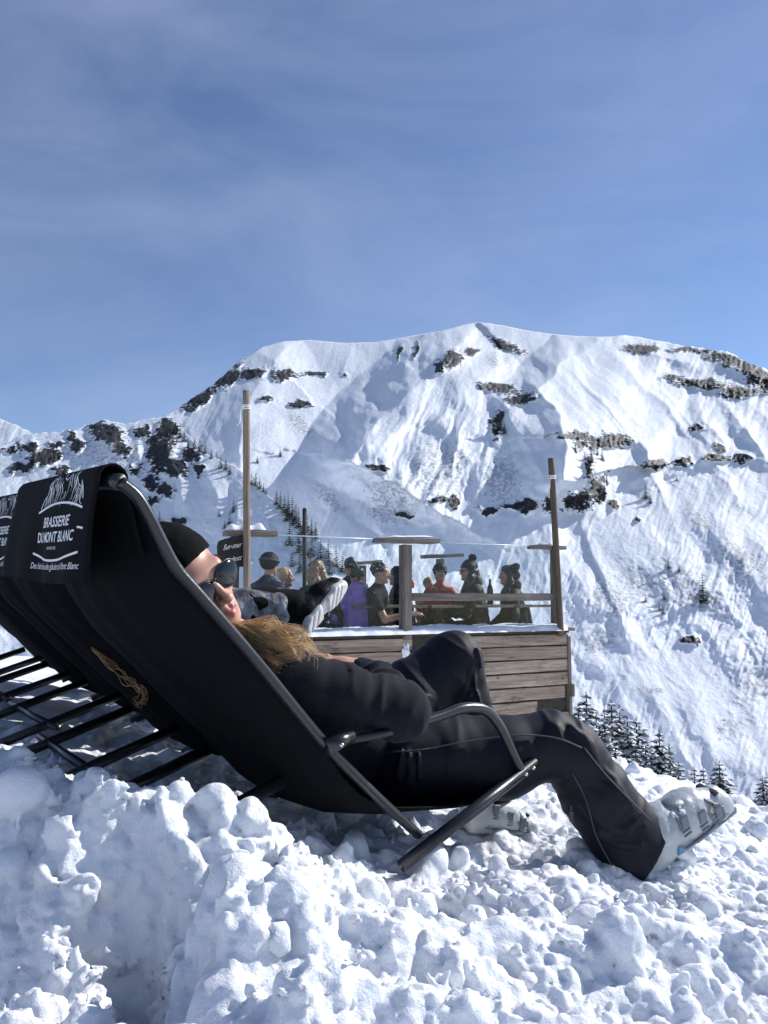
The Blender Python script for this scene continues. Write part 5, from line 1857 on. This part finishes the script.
J = Sdf()
J.chain([MID + np.array((0, 0, -.02)), MID * .5 + PV * .5 + np.array((0, 0, .0)), PV], [.125, .125, .135], .06)
J.cone(SR + np.array((0, .03, -.02)), SL_ + np.array((0, 0, -.02)), .075, .075, .05)
J.chain([SR, SR * .5 + ER * .5 + np.array((0, 0, -.004)), ER, ER * .45 + WR_ * .55, WR_ * .95 + ER * .05], [.066, .066, .062, .054, .037], .022)
J.chain([SL_, EL, WL_], [.064, .058, .040], .022)
J.cone(hp(0, -.03, -.13), MID + np.array((0, 0, .0)), .06, .075, .03)
J.plane(PV + np.array((.05, .04, -.035)), np.array((.60, .50, -.62)), .01)
jf = []
for (x0, y0, x1, y1, h) in [(357, 683, 402, 700, .006), (372, 684, 410, 706, .006), (352, 690, 384, 722, .005), (366, 688, 398, 727, .006), (340, 696, 362, 735, .003), (386, 690, 416, 716, .005), (300, 690, 330, 722, .0025), (280, 672, 300, 700, .002), (312, 684, 352, 694, .003)]:
    jf.append(([W(x0, y0, 1.76), W((x0 + x1) / 2 + 2, (y0 + y1) / 2 - 2, 1.745), W(x1, y1, 1.76)], h, .0075))
V, Fc = J.mesh(.0048, lambda P: .0022 * vn3(P * 20, 5) + 1.5 * folds(P, jf) + limb(P, SR, ER, .0050, 9, 30, 71, .62, 1.05) + limb(P, SR, ER, .0028, 8, 22, 72, .1, .6) + limb(P, ER, WR_, .0055, 9, 34, 73, .1, .95))
jk = obj('jacket', V, Fc, M['fleece_cloth'], root)

# ---- trousers
T = Sdf()
mid_r = HIPR * .5 + KR * .5
hem_n = Vector(W(700, 905, 2.09)) - Vector(W(640, 846, 2.09)); hem_n = Vector((.80, .05, -.60))
hem_c = Vn(W(640, 852, 2.20))
calf = Vn(W(599, 798, 2.17))
low = Vn(W(639, 857, 2.20))
lk = AL + (AL - KL) * .06
T.chain([HIPL + np.array((0, 0, .0)), HIPL * .5 + KL * .5, KL], [.115, .100, .078], .03)
T.chain([KL, KL * .5 + AL * .5, lk], [.077, .078, .092], .03)
T.plane(AL + np.array((0, 0, -.02)), (.15, 0, -1), .006)
T.chain([PV + np.array((-.03, -.02, -.005)), PV + np.array((.05, .03, -.015))], [.13, .12], .05)
T.chain([HIPR + np.array((0, 0, -.01)), Vn(W(500, 757, 2.13)), Vn(W(548, 745, 2.15)), KR], [.124, .104, .084, .078], .03)
T.chain([KR, calf, low + (low - calf) * .25], [.078, .090, .120], .03)
T.plane(hem_c, hem_n, .006)
tf = []
def F_(pts, Y, h, w=.0065): tf.append(([W(x, y, Y) for x, y in pts], h, w))
# creases fanning out of the hip
for pts, h in [([(398, 722), (402, 748), (398, 778)], .006), ([(410, 720), (418, 748), (420, 780)], .007), ([(424, 720), (436, 742), (446, 768)], .006), ([(388, 730), (386, 756), (380, 786)], .005),
               ([(440, 718), (456, 734), (474, 752)], .005), ([(372, 742), (368, 765), (362, 786)], .004), ([(408, 746), (410, 772), (404, 796)], .004), ([(452, 716), (474, 724), (500, 730)], .004)]:
    F_(pts, 1.975, h)
# knee and shin
for pts, h in [([(556, 728), (570, 744), (572, 768)], .006), ([(548, 738), (560, 756), (562, 776)], .005), ([(572, 726), (590, 744), (596, 770)], .006), ([(566, 770), (590, 778), (612, 790)], .006),
               ([(574, 784), (598, 796), (622, 806)], .005), ([(584, 806), (600, 822), (626, 832)], .006), ([(590, 830), (612, 846), (640, 846)], .005), ([(604, 770), (628, 800), (654, 820)], .004), ([(580, 760), (600, 772), (616, 776)], .004)]:
    F_(pts, 2.085, h, .010)
# raised knee of the far leg: fine creases on its inner side
for i in range(9):
    x = 414 + i * 7.5
    tf.append(([W(x + 12, 655 + 2.0 * i, 2.28), W(x + 5, 680 + 2.0 * i, 2.28), W(x - 3, 706, 2.28)], .005, .006))
for pts, h in [([(478, 648), (484, 676), (492, 704)], .006), ([(468, 650), (474, 680), (482, 706)], .005)]:
    tf.append(([W(x, y, 2.29) for x, y in pts], h, .007))
V, Fc = T.mesh(.0048, lambda P: .0028 * vn3(P * np.array((11, 11, 14)), 25) + 1.9 * folds(P, tf) + limb(P, HIPR, KR, .0048, 7, 24, 74, -.1, .35) + limb(P, HIPR, KR, .0052, 8, 30, 75, .80, 1.1, .1) + limb(P, KR, low, .0050, 7, 22, 76, .05, .85) + limb(P, HIPL, KL, .0055, 7, 26, 77, .35, 1.05) + limb(P, KL, AL, .0050, 7, 24, 78, .0, .5))
tr_o = obj('trousers', V, Fc, M['trouser_cloth'], root)


def surf_path(ob, pts, Y0, lift=.0015):
    """drop a line drawn towards the camera's side onto the cloth surface"""
    co = np.empty(len(ob.data.vertices) * 3); ob.data.vertices.foreach_get('co', co); co = co.reshape(-1, 3) + np.array(wloc(ob))
    f = (co[:, 1]) * CP + (co[:, 2] - CAMZ) * SP
    X = 384 + F * co[:, 0] / f; Yp = 512 - F * (-(co[:, 1]) * SP + (co[:, 2] - CAMZ) * CP) / f
    out = []
    for x, y in smoothline(pts, 6):
        m = (np.abs(X - x) < 3.2) & (np.abs(Yp - y) < 3.2)
        if not m.any(): continue
        Yn = co[m][:, 1].min()
        out.append(np.array(W(x, y, Yn - lift)))
    return out
for pts in ([(386, 752), (420, 750), (470, 741), (520, 735), (556, 738), (582, 748)], [(584, 748), (606, 775), (630, 800), (652, 822)], [(572, 772), (586, 800), (596, 835), (612, 866)]):
    q = surf_path(tr_o, pts, 1.8)
    if len(q) > 3: MB().tube(q, .0022, 6).obj('seam', M['seam_thread'], tr_o)
# zip pull hanging at the side of the shin
z0 = W(571, 806, 2.02)
zp = MB(); zp.tube([z0, z0 + Vector((.0, 0, -.012))], .003, 6); zp.box(z0 + Vector((0, 0, -.026)), (.010, .004, .026), None, .002)
zp.obj('zip_pull', M['zip_metal'], tr_o, smooth=False)

# ---- headband and hair
Hb = Sdf()
Hb.ell(hp(0, -.020, .030), np.array((.0825, .1010, .0985)) * HK, HR, .01)
Hb.plane(hp(0, .088, .066), HR @ np.array((0, .50, -.866)), .004)
Hb.plane(hp(0, -.085, .085), HR @ np.array((0, -.8, .6)), .004)
V, Fc = Hb.mesh(.004, lambda P: .0012 * vn3(P * 90, 5))
obj('headband', V, Fc, M['knit_cloth'], root)
Hc = Sdf()
Hc.ell(hp(0, -.035, .018), np.array((.084, .098, .100)) * HK, HR, .01)
Hc.plane(hp(0, .012, 0), HR @ np.array((0, 1, .10)), .006)
Hc.chain([hp(.0, -.10, .07), hp(0, -.12, .01), hp(.02, -.10, -.08)], [.03, .035, .04], .03)
V, Fc = Hc.mesh(.005, lambda P: .004 * vn3((P - HC) @ HR * np.array((60, 60, 9)), 5))
hair = obj('hair', V, Fc, M['brown_hair'], root)


def strands(n, ctrl, spread, seed, rad=.0011, wave=.006, taper=True, per=7):
    """loose locks: every strand runs through jittered control points"""
    q = np.random.default_rng(seed)
    mb = MB()
    for i in range(n):
        pts = []
        off = q.normal(size=3)
        for c, s_ in zip(ctrl, spread):
            pts.append(Vn(c) + off * s_ * .7 + q.normal(size=3) * s_ * .5)
        P = smoothline(pts, per)
        t_ = np.linspace(0, 1, len(P))
        ph = q.uniform(0, 6.28, 3); fr = q.uniform(12, 30)
        P = P + wave * t_[:, None] * np.stack([np.sin(fr * t_ + ph[0]), np.sin(fr * t_ + ph[1]), np.sin(fr * t_ + ph[2])], -1)
        mb.tube(P, rad * (1 - .7 * t_) if taper else rad, 4, False)
    return mb
# the fall of hair over the chest: locks of fine strands
def locks(n, ctrl, spread, seed, m, name='hair_strands', per=26, tight=.0030, rad=.00070, wave=.015, lenj=.4):
    q = np.random.default_rng(seed)
    mb = MB()
    for i in range(n):
        off = q.normal(size=3)
        base = [Vn(c) + off * s_ * np.array((.9, .5, .9)) + q.normal(size=3) * s_ * .75 for c, s_ in zip(ctrl, spread)]
        ph = q.uniform(0, 6.28, 3); fr = q.uniform(7, 15)
        k1 = q.uniform(1 - lenj, 1)
        for j in range(per):
            o2 = q.normal(size=3) * tight
            P = smoothline([b + o2 * (1.25, 1.5, 1.1, .45)[kk] for kk, b in enumerate(base)], 8)
            P = P[:max(6, int(len(P) * k1 * q.uniform(.85, 1.0)))]
            t_ = np.linspace(0, 1, len(P))
            P = P + wave * t_[:, None] * np.stack([np.sin(fr * t_ + ph[k] + .15 * q.normal()) for k in range(3)], -1)
            mb.tube(P, rad * (1 - .6 * t_), 3, False)
    mb.obj(name, m, hair)
locks(22, [W(212, 634, 1.64), W(244, 634, 1.63), W(276, 643, 1.62), W(314, 658, 1.63)], [.006, .010, .013, .016], 4, M['blond_hair'])
locks(8, [W(240, 630, 1.64), W(262, 628, 1.62), W(286, 634, 1.61), W(300, 648, 1.61)], [.005, .007, .009, .012], 5, M['blond_hair'], per=14, wave=.012)
locks(7, [W(226, 642, 1.63), W(252, 652, 1.60), W(274, 660, 1.585), W(300, 668, 1.60)], [.006, .009, .011, .012], 6, M['brown_hair'], per=22)
locks(10, [W(246, 634, 1.63), W(282, 640, 1.61), W(304, 646, 1.61), W(316, 664, 1.61)], [.010, .012, .012, .012], 7, M['blond_hair'], per=3, wave=.014, rad=.0006)

# ---- sunglasses
sgx = bpy.data.objects.new('sunglasses', None); col.objects.link(sgx); sgx.parent = root
fr = MB()
for q in (-1, 1):
    V, Fc = icos(4)
    V = V.copy(); V[:, 0] *= 1 - .22 * np.clip(-V[:, 2], 0, 1) ** 2
    P = V * np.array((.0315, .0065, .0255))
    P[:, 1] -= (P[:, 0] ** 2) * 3.0 * 1.0
    P = P + np.array((.0345 * q, .0965, -.004)); P[:, 1] -= .18 * np.abs(P[:, 0] - .0 * q) ** 1.0 * .55
    obj('lens', (P * HK) @ HR.T + HC, Fc, M['dark_lens'], sgx)
    ring = []
    for a in np.linspace(0, 2 * math.pi, 33):
        x, z_ = .032 * math.cos(a) * (1 - .22 * max(0, -math.sin(a)) ** 2), .026 * math.sin(a)
        y_ = .0965 - x * x * 3 - .18 * abs(x + .0345 * q) * .55
        ring.append(hp(x + .0345 * q, y_, z_ - .004))
    fr.tube(ring, .0019, 6, False)
    fr.tube([hp(.066 * q, .086, .004), hp(.078 * q, .03, .004), hp(.079 * q, -.02, .0), hp(.076 * q, -.035, -.012)], .0022, 6)
fr.tube([hp(-.008, .094, .006), hp(0, .0985, .010), hp(.008, .094, .006)], .0022, 6)
obj('frame', np.concatenate(fr.V), fr.F, M['black_plastic'], sgx)


# ---- ski boots
def ski_boot(heel, toe, upv, shin, parent, name='ski_boot', dirty=True):
    """heel and toe at the sole line; upv out of the instep; shin is where the leg enters"""
    heel = Vector(heel); ex = (Vector(toe) - heel); Ln = ex.length; ex.normalize()
    ez = Vector(upv); ez = (ez - ex * ez.dot(ex)).normalized(); ey = ez.cross(ex)
    R = np.stack([np.array(ex), np.array(ey), np.array(ez)], 1)
    Q = lambda x, y, z: np.array(heel) + R @ (np.array((x, y, z)) * Ln / .30)
    k = Ln / .30
    bt_ = bpy.data.objects.new(name, None); col.objects.link(bt_); bt_.parent = parent
    S = Sdf()
    S.cone(Q(.045, 0, .055), Q(.15, 0, .058), .047 * k, .050 * k, .03)
    S.cone(Q(.15, 0, .058), Q(.255, 0, .042), .050 * k, .040 * k, .03)
    S.box(Q(.15, 0, .028), np.array((.148, .044, .026)) * k, R, .022 * k, .02)
    S.cone(Q(.085, 0, .085), Q(.175, 0, .080), .045 * k, .038 * k, .03)
    sh_ = np.array(shin); a = Q(.045, 0, .08); d = sh_ - a; d /= np.linalg.norm(d)
    S.cone(a, a + d * .17 * k, .056 * k, .066 * k, .03)
    S.box(Q(.035, 0, .055), np.array((.035, .050, .03)) * k, R, .02 * k, .015)
    S.plane(Q(.15, 0, .006), -R[:, 2], .004)
    V, Fc = S.mesh(.0045, lambda P: .0016 * vn3(P * 60, 4))
    obj('shell', V, Fc, M['boot_shell'], bt_)
    so = Sdf(); so.box(Q(.055, 0, .004), np.array((.055, .036, .012)) * k, R, .008, .004); so.box(Q(.225, 0, .004), np.array((.080, .036, .012)) * k, R, .008, .004); so.box(Q(.14, 0, .010), np.array((.14, .032, .006)) * k, R, .005, .004)
    V, Fc = so.mesh(.0045); obj('sole', V, Fc, M['boot_grey'], bt_)
    # overlap flap, toe rubber, blue insert
    fl = Sdf(); fl.ell(Q(.125, -.008, .112), np.array((.045, .026, .016)) * k, R @ np.array(((.94, 0, .34), (0, 1, 0), (-.34, 0, .94))), .01); fl.ell(Q(.185, -.006, .092), np.array((.035, .022, .013)) * k, R @ np.array(((.94, 0, .34), (0, 1, 0), (-.34, 0, .94))), .01)
    V, Fc = fl.mesh(.0045); obj('tongue', V, Fc, M['boot_grey'], bt_)
    tb_ = Sdf(); tb_.box(Q(.250, 0, .076), np.array((.010, .030, .008)) * k, R, .005, .003); V, Fc = tb_.mesh(.004); obj('toe_pad', V, Fc, M['boot_dark'], bt_)
    cu_ = Sdf(); cu_.cone(a + d * .055 * k, a + d * .17 * k, .0615 * k, .071 * k, .02); cu_.ell(Q(.045, -.002, .085), np.array((.052, .060, .040)) * k, R, .02)
    V, Fc = cu_.mesh(.0045); obj('cuff', V, Fc, M['boot_shell'], bt_)
    ov = Sdf()
    for x0, x1 in ((.235, .20), (.195, .165), (.145, .11)): ov.chain([Q(x0 + .01, -.047, .028), Q(x0, -.0525, .058), Q(x1, -.036, .093 + (.235 - x0) * .25)], [.004 * k] * 3, .004)
    ov.chain([Q(.07, -.054, .03), Q(.16, -.056, .026), Q(.26, -.042, .022)], [.0045 * k] * 3, .004)
    V, Fc = ov.mesh(.0035); obj('shell_ribs', V, Fc, M['boot_grey'], bt_)
    # buckles on the outer side: strap, ladder, lever
    for bx, bz, tilt in ((.215, .074, .0), (.160, .092, .08), (.10, .112, .25)):
        st = MB()
        c = [(.0, -.057, .0), (.0, -.052, .020), (.0, -.034, .034), (.0, .004, .040), (0, .032, .028)]
        pts = [Q(bx + tilt * (-.0) + y * tilt, y * 1.0, bz - .030 + z_) for _, y, z_ in c]
        st.tube(smoothline(pts, 4), .0055 * k, 6, True, .45, R[:, 0])
        bo_ = st.obj('buckle_strap', M['boot_grey'], bt_)
        lv = MB()
        for i in range(4): lv.box(Q(bx + .0, -.060 + i * .002, bz - .046 + i * .010), tuple(np.array((.026, .005, .0045)) * k), Matrix([list(r_) for r_ in R]), .001)
        lv.box(Q(bx, -.0575, bz - .014), tuple(np.array((.022, .009, .034)) * k), Matrix([list(r_) for r_ in R]), .002)
        lv.obj('buckle', M['boot_grey'], bo_, smooth=False)
    V, Fc = icos(3); P = V * np.array((.014, .004, .014)) * k; obj('pivot_bolt', P @ R.T + Q(.05, -.054, .085), Fc, M['boot_dark'], bt_)
    tri = [Q(.066, -.0575, .050), Q(.090, -.0585, .028), Q(.060, -.0575, .028)]
    tri2 = [p + R[:, 1] * .006 for p in tri]
    obj('blue_insert', tri + tri2, [(0, 1, 2), (5, 4, 3), (0, 3, 4, 1), (1, 4, 5, 2), (2, 5, 3, 0)], M['boot_blue'], bt_, smooth=False)
    # snow stuck to the shell
    g = np.random.default_rng(int(abs(heel.x) * 1000)); Vs, Fs, n0 = [], [], 0
    V0, F0 = icos(2)
    for i in range(60):
        x = g.uniform(.02, .30); y = g.uniform(-.05, .04); z_ = g.choice([.012, .07, .10]) + g.uniform(-.012, .02)
        if z_ > .06: x = g.uniform(.08, .26); y = g.uniform(-.046, .02); z_ = .118 - .32 * max(0, x - .1) + .004 - 9 * max(0, abs(y) - .012) ** 2
        r_ = g.uniform(.0025, .008)
        P = V0 * r_ * k * (1 + .4 * vn3(V0 * 2 + i, 3))[:, None] + Q(x, y, z_); Vs.append(P); Fs.append(F0 + n0); n0 += len(P)
    so_ = obj('caked_snow', np.concatenate(Vs), np.concatenate(Fs), M['near_snow'], bt_)
    return bt_


hl = W(646, 868, 2.19); te = W(725, 806, 2.32)
ski_boot(hl, te, Vector((-.52, -.42, .74)), low, root)
ski_boot(W(462, 832, 2.34), W(534, 836, 2.42), (0, 0, 1), Vn(KL), root)

# ================================================================ the reclining neighbour
r2 = thing('person', Vector((-.42, 2.58, .1)), 'reclining neighbour with crossed legs, a black boot with a white sole raised beside the sunbather', 'person')
off = Vn(STEP)
K2 = Vn(W(205, 612, 2.62)); A2 = Vn(W(292, 608, 2.70)); K2b = Vn(W(284, 660, 2.78)); A2b = Vn(W(300, 780, 2.9))
PV2 = PV + off + np.array((-.02, .06, .06)); MID2 = MID + off + np.array((-.06, .02, .09))
H2F = Vector((.55, .5, .66)).normalized(); H2R = basis(H2F, (-.54, -.45, .70)); H2C = MID2 + np.array((-.04, -.10, .17))
B = Sdf(); head_sdf(B, H2C, H2R, 1.0, False)
B.chain([H2C + H2R @ np.array((0, -.03, -.07)), MID2], [.05, .06], .03)
B.chain([MID2, PV2], [.11, .12], .05)
for q in (-1, 1):
    s_ = MID2 - Vn(CL) * .16 * q; e = s_ + np.array((.20, .16, -.14)); w_ = PV2 + np.array((-.02, -.02, .14)) - Vn(CL) * .06 * q
    B.chain([s_, e, w_], [.045, .04, .028], .02); hand_sdf(B, w_, Vn(CL) * q + np.array((.3, .2, 0)), (0, 0, 1), .17, .5, q)
B.chain([PV2 - Vn(CL) * .09, K2, A2], [.08, .055, .04], .03); B.chain([PV2 + Vn(CL) * .09, K2b, A2b], [.08, .055, .04], .03)
V, Fc = B.mesh(.008); bo = obj('body', V, Fc, M['skin'], r2); attr(bo, 'lip', np.zeros(len(V)))
J = Sdf(); J.chain([MID2, PV2 * .9 + MID2 * .1], [.13, .14], .05)
J.cone(MID2 - Vn(CL) * .15, MID2 + Vn(CL) * .15, .08, .08, .05)
for q in (-1, 1):
    s_ = MID2 - Vn(CL) * .16 * q; e = s_ + np.array((.20, .16, -.14)); w_ = PV2 + np.array((-.02, -.02, .14)) - Vn(CL) * .06 * q
    J.chain([s_, e, w_], [.065, .06, .045], .03)
V, Fc = J.mesh(.010, lambda P: .005 * vn3(P * 25, 3)); obj('jacket', V, Fc, M['jacket_black'], r2)
H = Sdf(); H.ell(H2C + H2R @ np.array((0, -.03, .03)), np.array((.085, .1, .095)), H2R, .02); H.plane(H2C + H2R @ np.array((0, .05, .03)), H2R @ np.array((0, .8, -.6)))
V, Fc = H.mesh(.009, lambda P: .004 * vn3(P * 60, 3)); h2 = obj('hair', V, Fc, M['blond_hair'], r2)
# a long lock slipping out between the slings
lock = strands(7, [W(92, 648, 1.80), W(108, 664, 1.77), W(126, 679, 1.73), W(141, 690, 1.70)], [.003, .006, .007, .006], 21, .0010, .004, False)
l2 = strands(8, [W(140, 686, 1.70), W(145, 694, 1.69), W(142, 702, 1.69), W(135, 703, 1.69)], [.004, .006, .007, .006], 22, .0010, .004)
for v_, f_ in zip([np.concatenate(l2.V)], [l2.F]): lock.add(v_, f_)
lock.obj('hair_strands', plain('copper_hair', (.30, .165, .065), .5, .4, 40), h2)
T = Sdf()
t = NT('snow_trousers'); v = t.obj()
n = t.noise(t.scale(v, 1, 1, 1), 16, 3, .5)
c = t.ramp(n, [(.36, (.035, .036, .042)), (.47, (.15, .155, .17)), (.62, (.36, .37, .40))])
t.bsdf(c, .6, t.bump(t.noise(v, 40, 4), .006)); M['snow_trousers'] = t.m
T.chain([PV2, PV2 + np.array((.05, .05, 0))], [.14, .12], .05)
T.chain([PV2 - Vn(CL) * .09, K2, A2 * .82 + K2 * .18], [.11, .085, .072], .03)
T.chain([PV2 + Vn(CL) * .09, K2b, A2b], [.11, .085, .08], .03)
T.plane(A2 * .80 + K2 * .20, A2 - K2, .006) if False else None
V, Fc = T.mesh(.007, lambda P: .005 * vn3(P * np.array((14, 30, 30)), 3) + .003 * vn3(P * 50, 4)); t2 = obj('trousers', V, Fc, M['snow_trousers'], r2)
g_ = Sdf(); g_.chain([K2 * .48 + A2 * .52, A2], [.078, .066], .02)
V, Fc = g_.mesh(.006, lambda P: .004 * vn3(P * np.array((12, 40, 40)), 3)); obj('gaiter', V, Fc, M['black_fabric'], t2)
# the raised snow boot: black upper, thick white sole with dark lugs
hl2 = Vector(W(309, 627, 2.66)); te2 = Vector(W(347, 583, 2.79))
ex = (te2 - hl2); Ln = ex.length; ex.normalize(); ez = Vector((-.62, .50, .55)); ez = (ez - ex * ez.dot(ex)).normalized(); ey = ez.cross(ex)
R2 = np.stack([np.array(ex), np.array(ey), np.array(ez)], 1); kb = Ln / .27
Q2 = lambda x, y, z_: np.array(hl2) + R2 @ (np.array((x, y, z_)) * kb)
b2 = bpy.data.objects.new('snow_boot', None); col.objects.link(b2); b2.parent = r2
S = Sdf(); S.cone(Q2(.05, 0, .055), Q2(.15, 0, .05), .046, .048, .03); S.cone(Q2(.15, 0, .05), Q2(.225, 0, .035), .048, .036, .03); S.cone(Q2(.06, 0, .06), A2 * .8 + K2 * .2, .052, .064, .03); S.plane(Q2(0, 0, .012), -R2[:, 2], .004)
V, Fc = S.mesh(.006, lambda P: .003 * vn3(P * 40, 3)); obj('upper', V, Fc, M['jacket_black'], b2)
S = Sdf()
S.chain([Q2(.018, 0, .004), Q2(.07, 0, .004)], [.040 * kb, .037 * kb], .01); S.chain([Q2(.135, 0, .004), Q2(.19, .002, .002), Q2(.235, .004, .012)], [.040 * kb, .047 * kb, .036 * kb], .012); S.cone(Q2(.06, 0, .010), Q2(.14, 0, .010), .030, .032, .015)
S.plane(Q2(0, 0, .024), R2[:, 2], .004); S.plane(Q2(0, 0, -.010), -R2[:, 2], .006)
for x in (.015, .050, .150, .180, .210): S.box(Q2(x, 0, -.012), np.array((.0045, .06, .006)) * kb, R2 @ np.array(((.94, -.34, 0), (.34, .94, 0), (0, 0, 1))), .002, .002, '-')
S.box(Q2(.108, 0, -.012), np.array((.020, .06, .014)) * kb, R2, .006, .004, '-')
V, Fc = S.mesh(.004); so = obj('sole', V, Fc, M['sole_white'], b2)
S = Sdf(); S.box(Q2(.12, 0, .020), np.array((.10, .036, .010)) * kb, R2, .008, .01); V, Fc = S.mesh(.005); obj('midsole', V, Fc, M['boot_dark'], so)
for x, y, z_, w_ in ((.10, -.02, .085, .05), (.13, -.02, .075, .045)):
    MB().tube([Q2(x, -.05, z_ - .04), Q2(x + .005, -.035, z_), Q2(x + .01, 0, z_ + .012), Q2(x + .005, .035, z_)], .007, 6, True, .5).obj('strap', M['boot_grey'], b2)
# other boot, striped cuff under the crossed leg
S = Sdf(); S.chain([A2b, A2b + np.array((.02, .02, -.08))], [.075, .07], .02); S.cone(A2b + np.array((.02, .02, -.08)), A2b + np.array((.2, .15, -.10)), .055, .045, .03)
V, Fc = S.mesh(.008); obj('snow_boot', V, Fc, M['jacket_black'], r2)
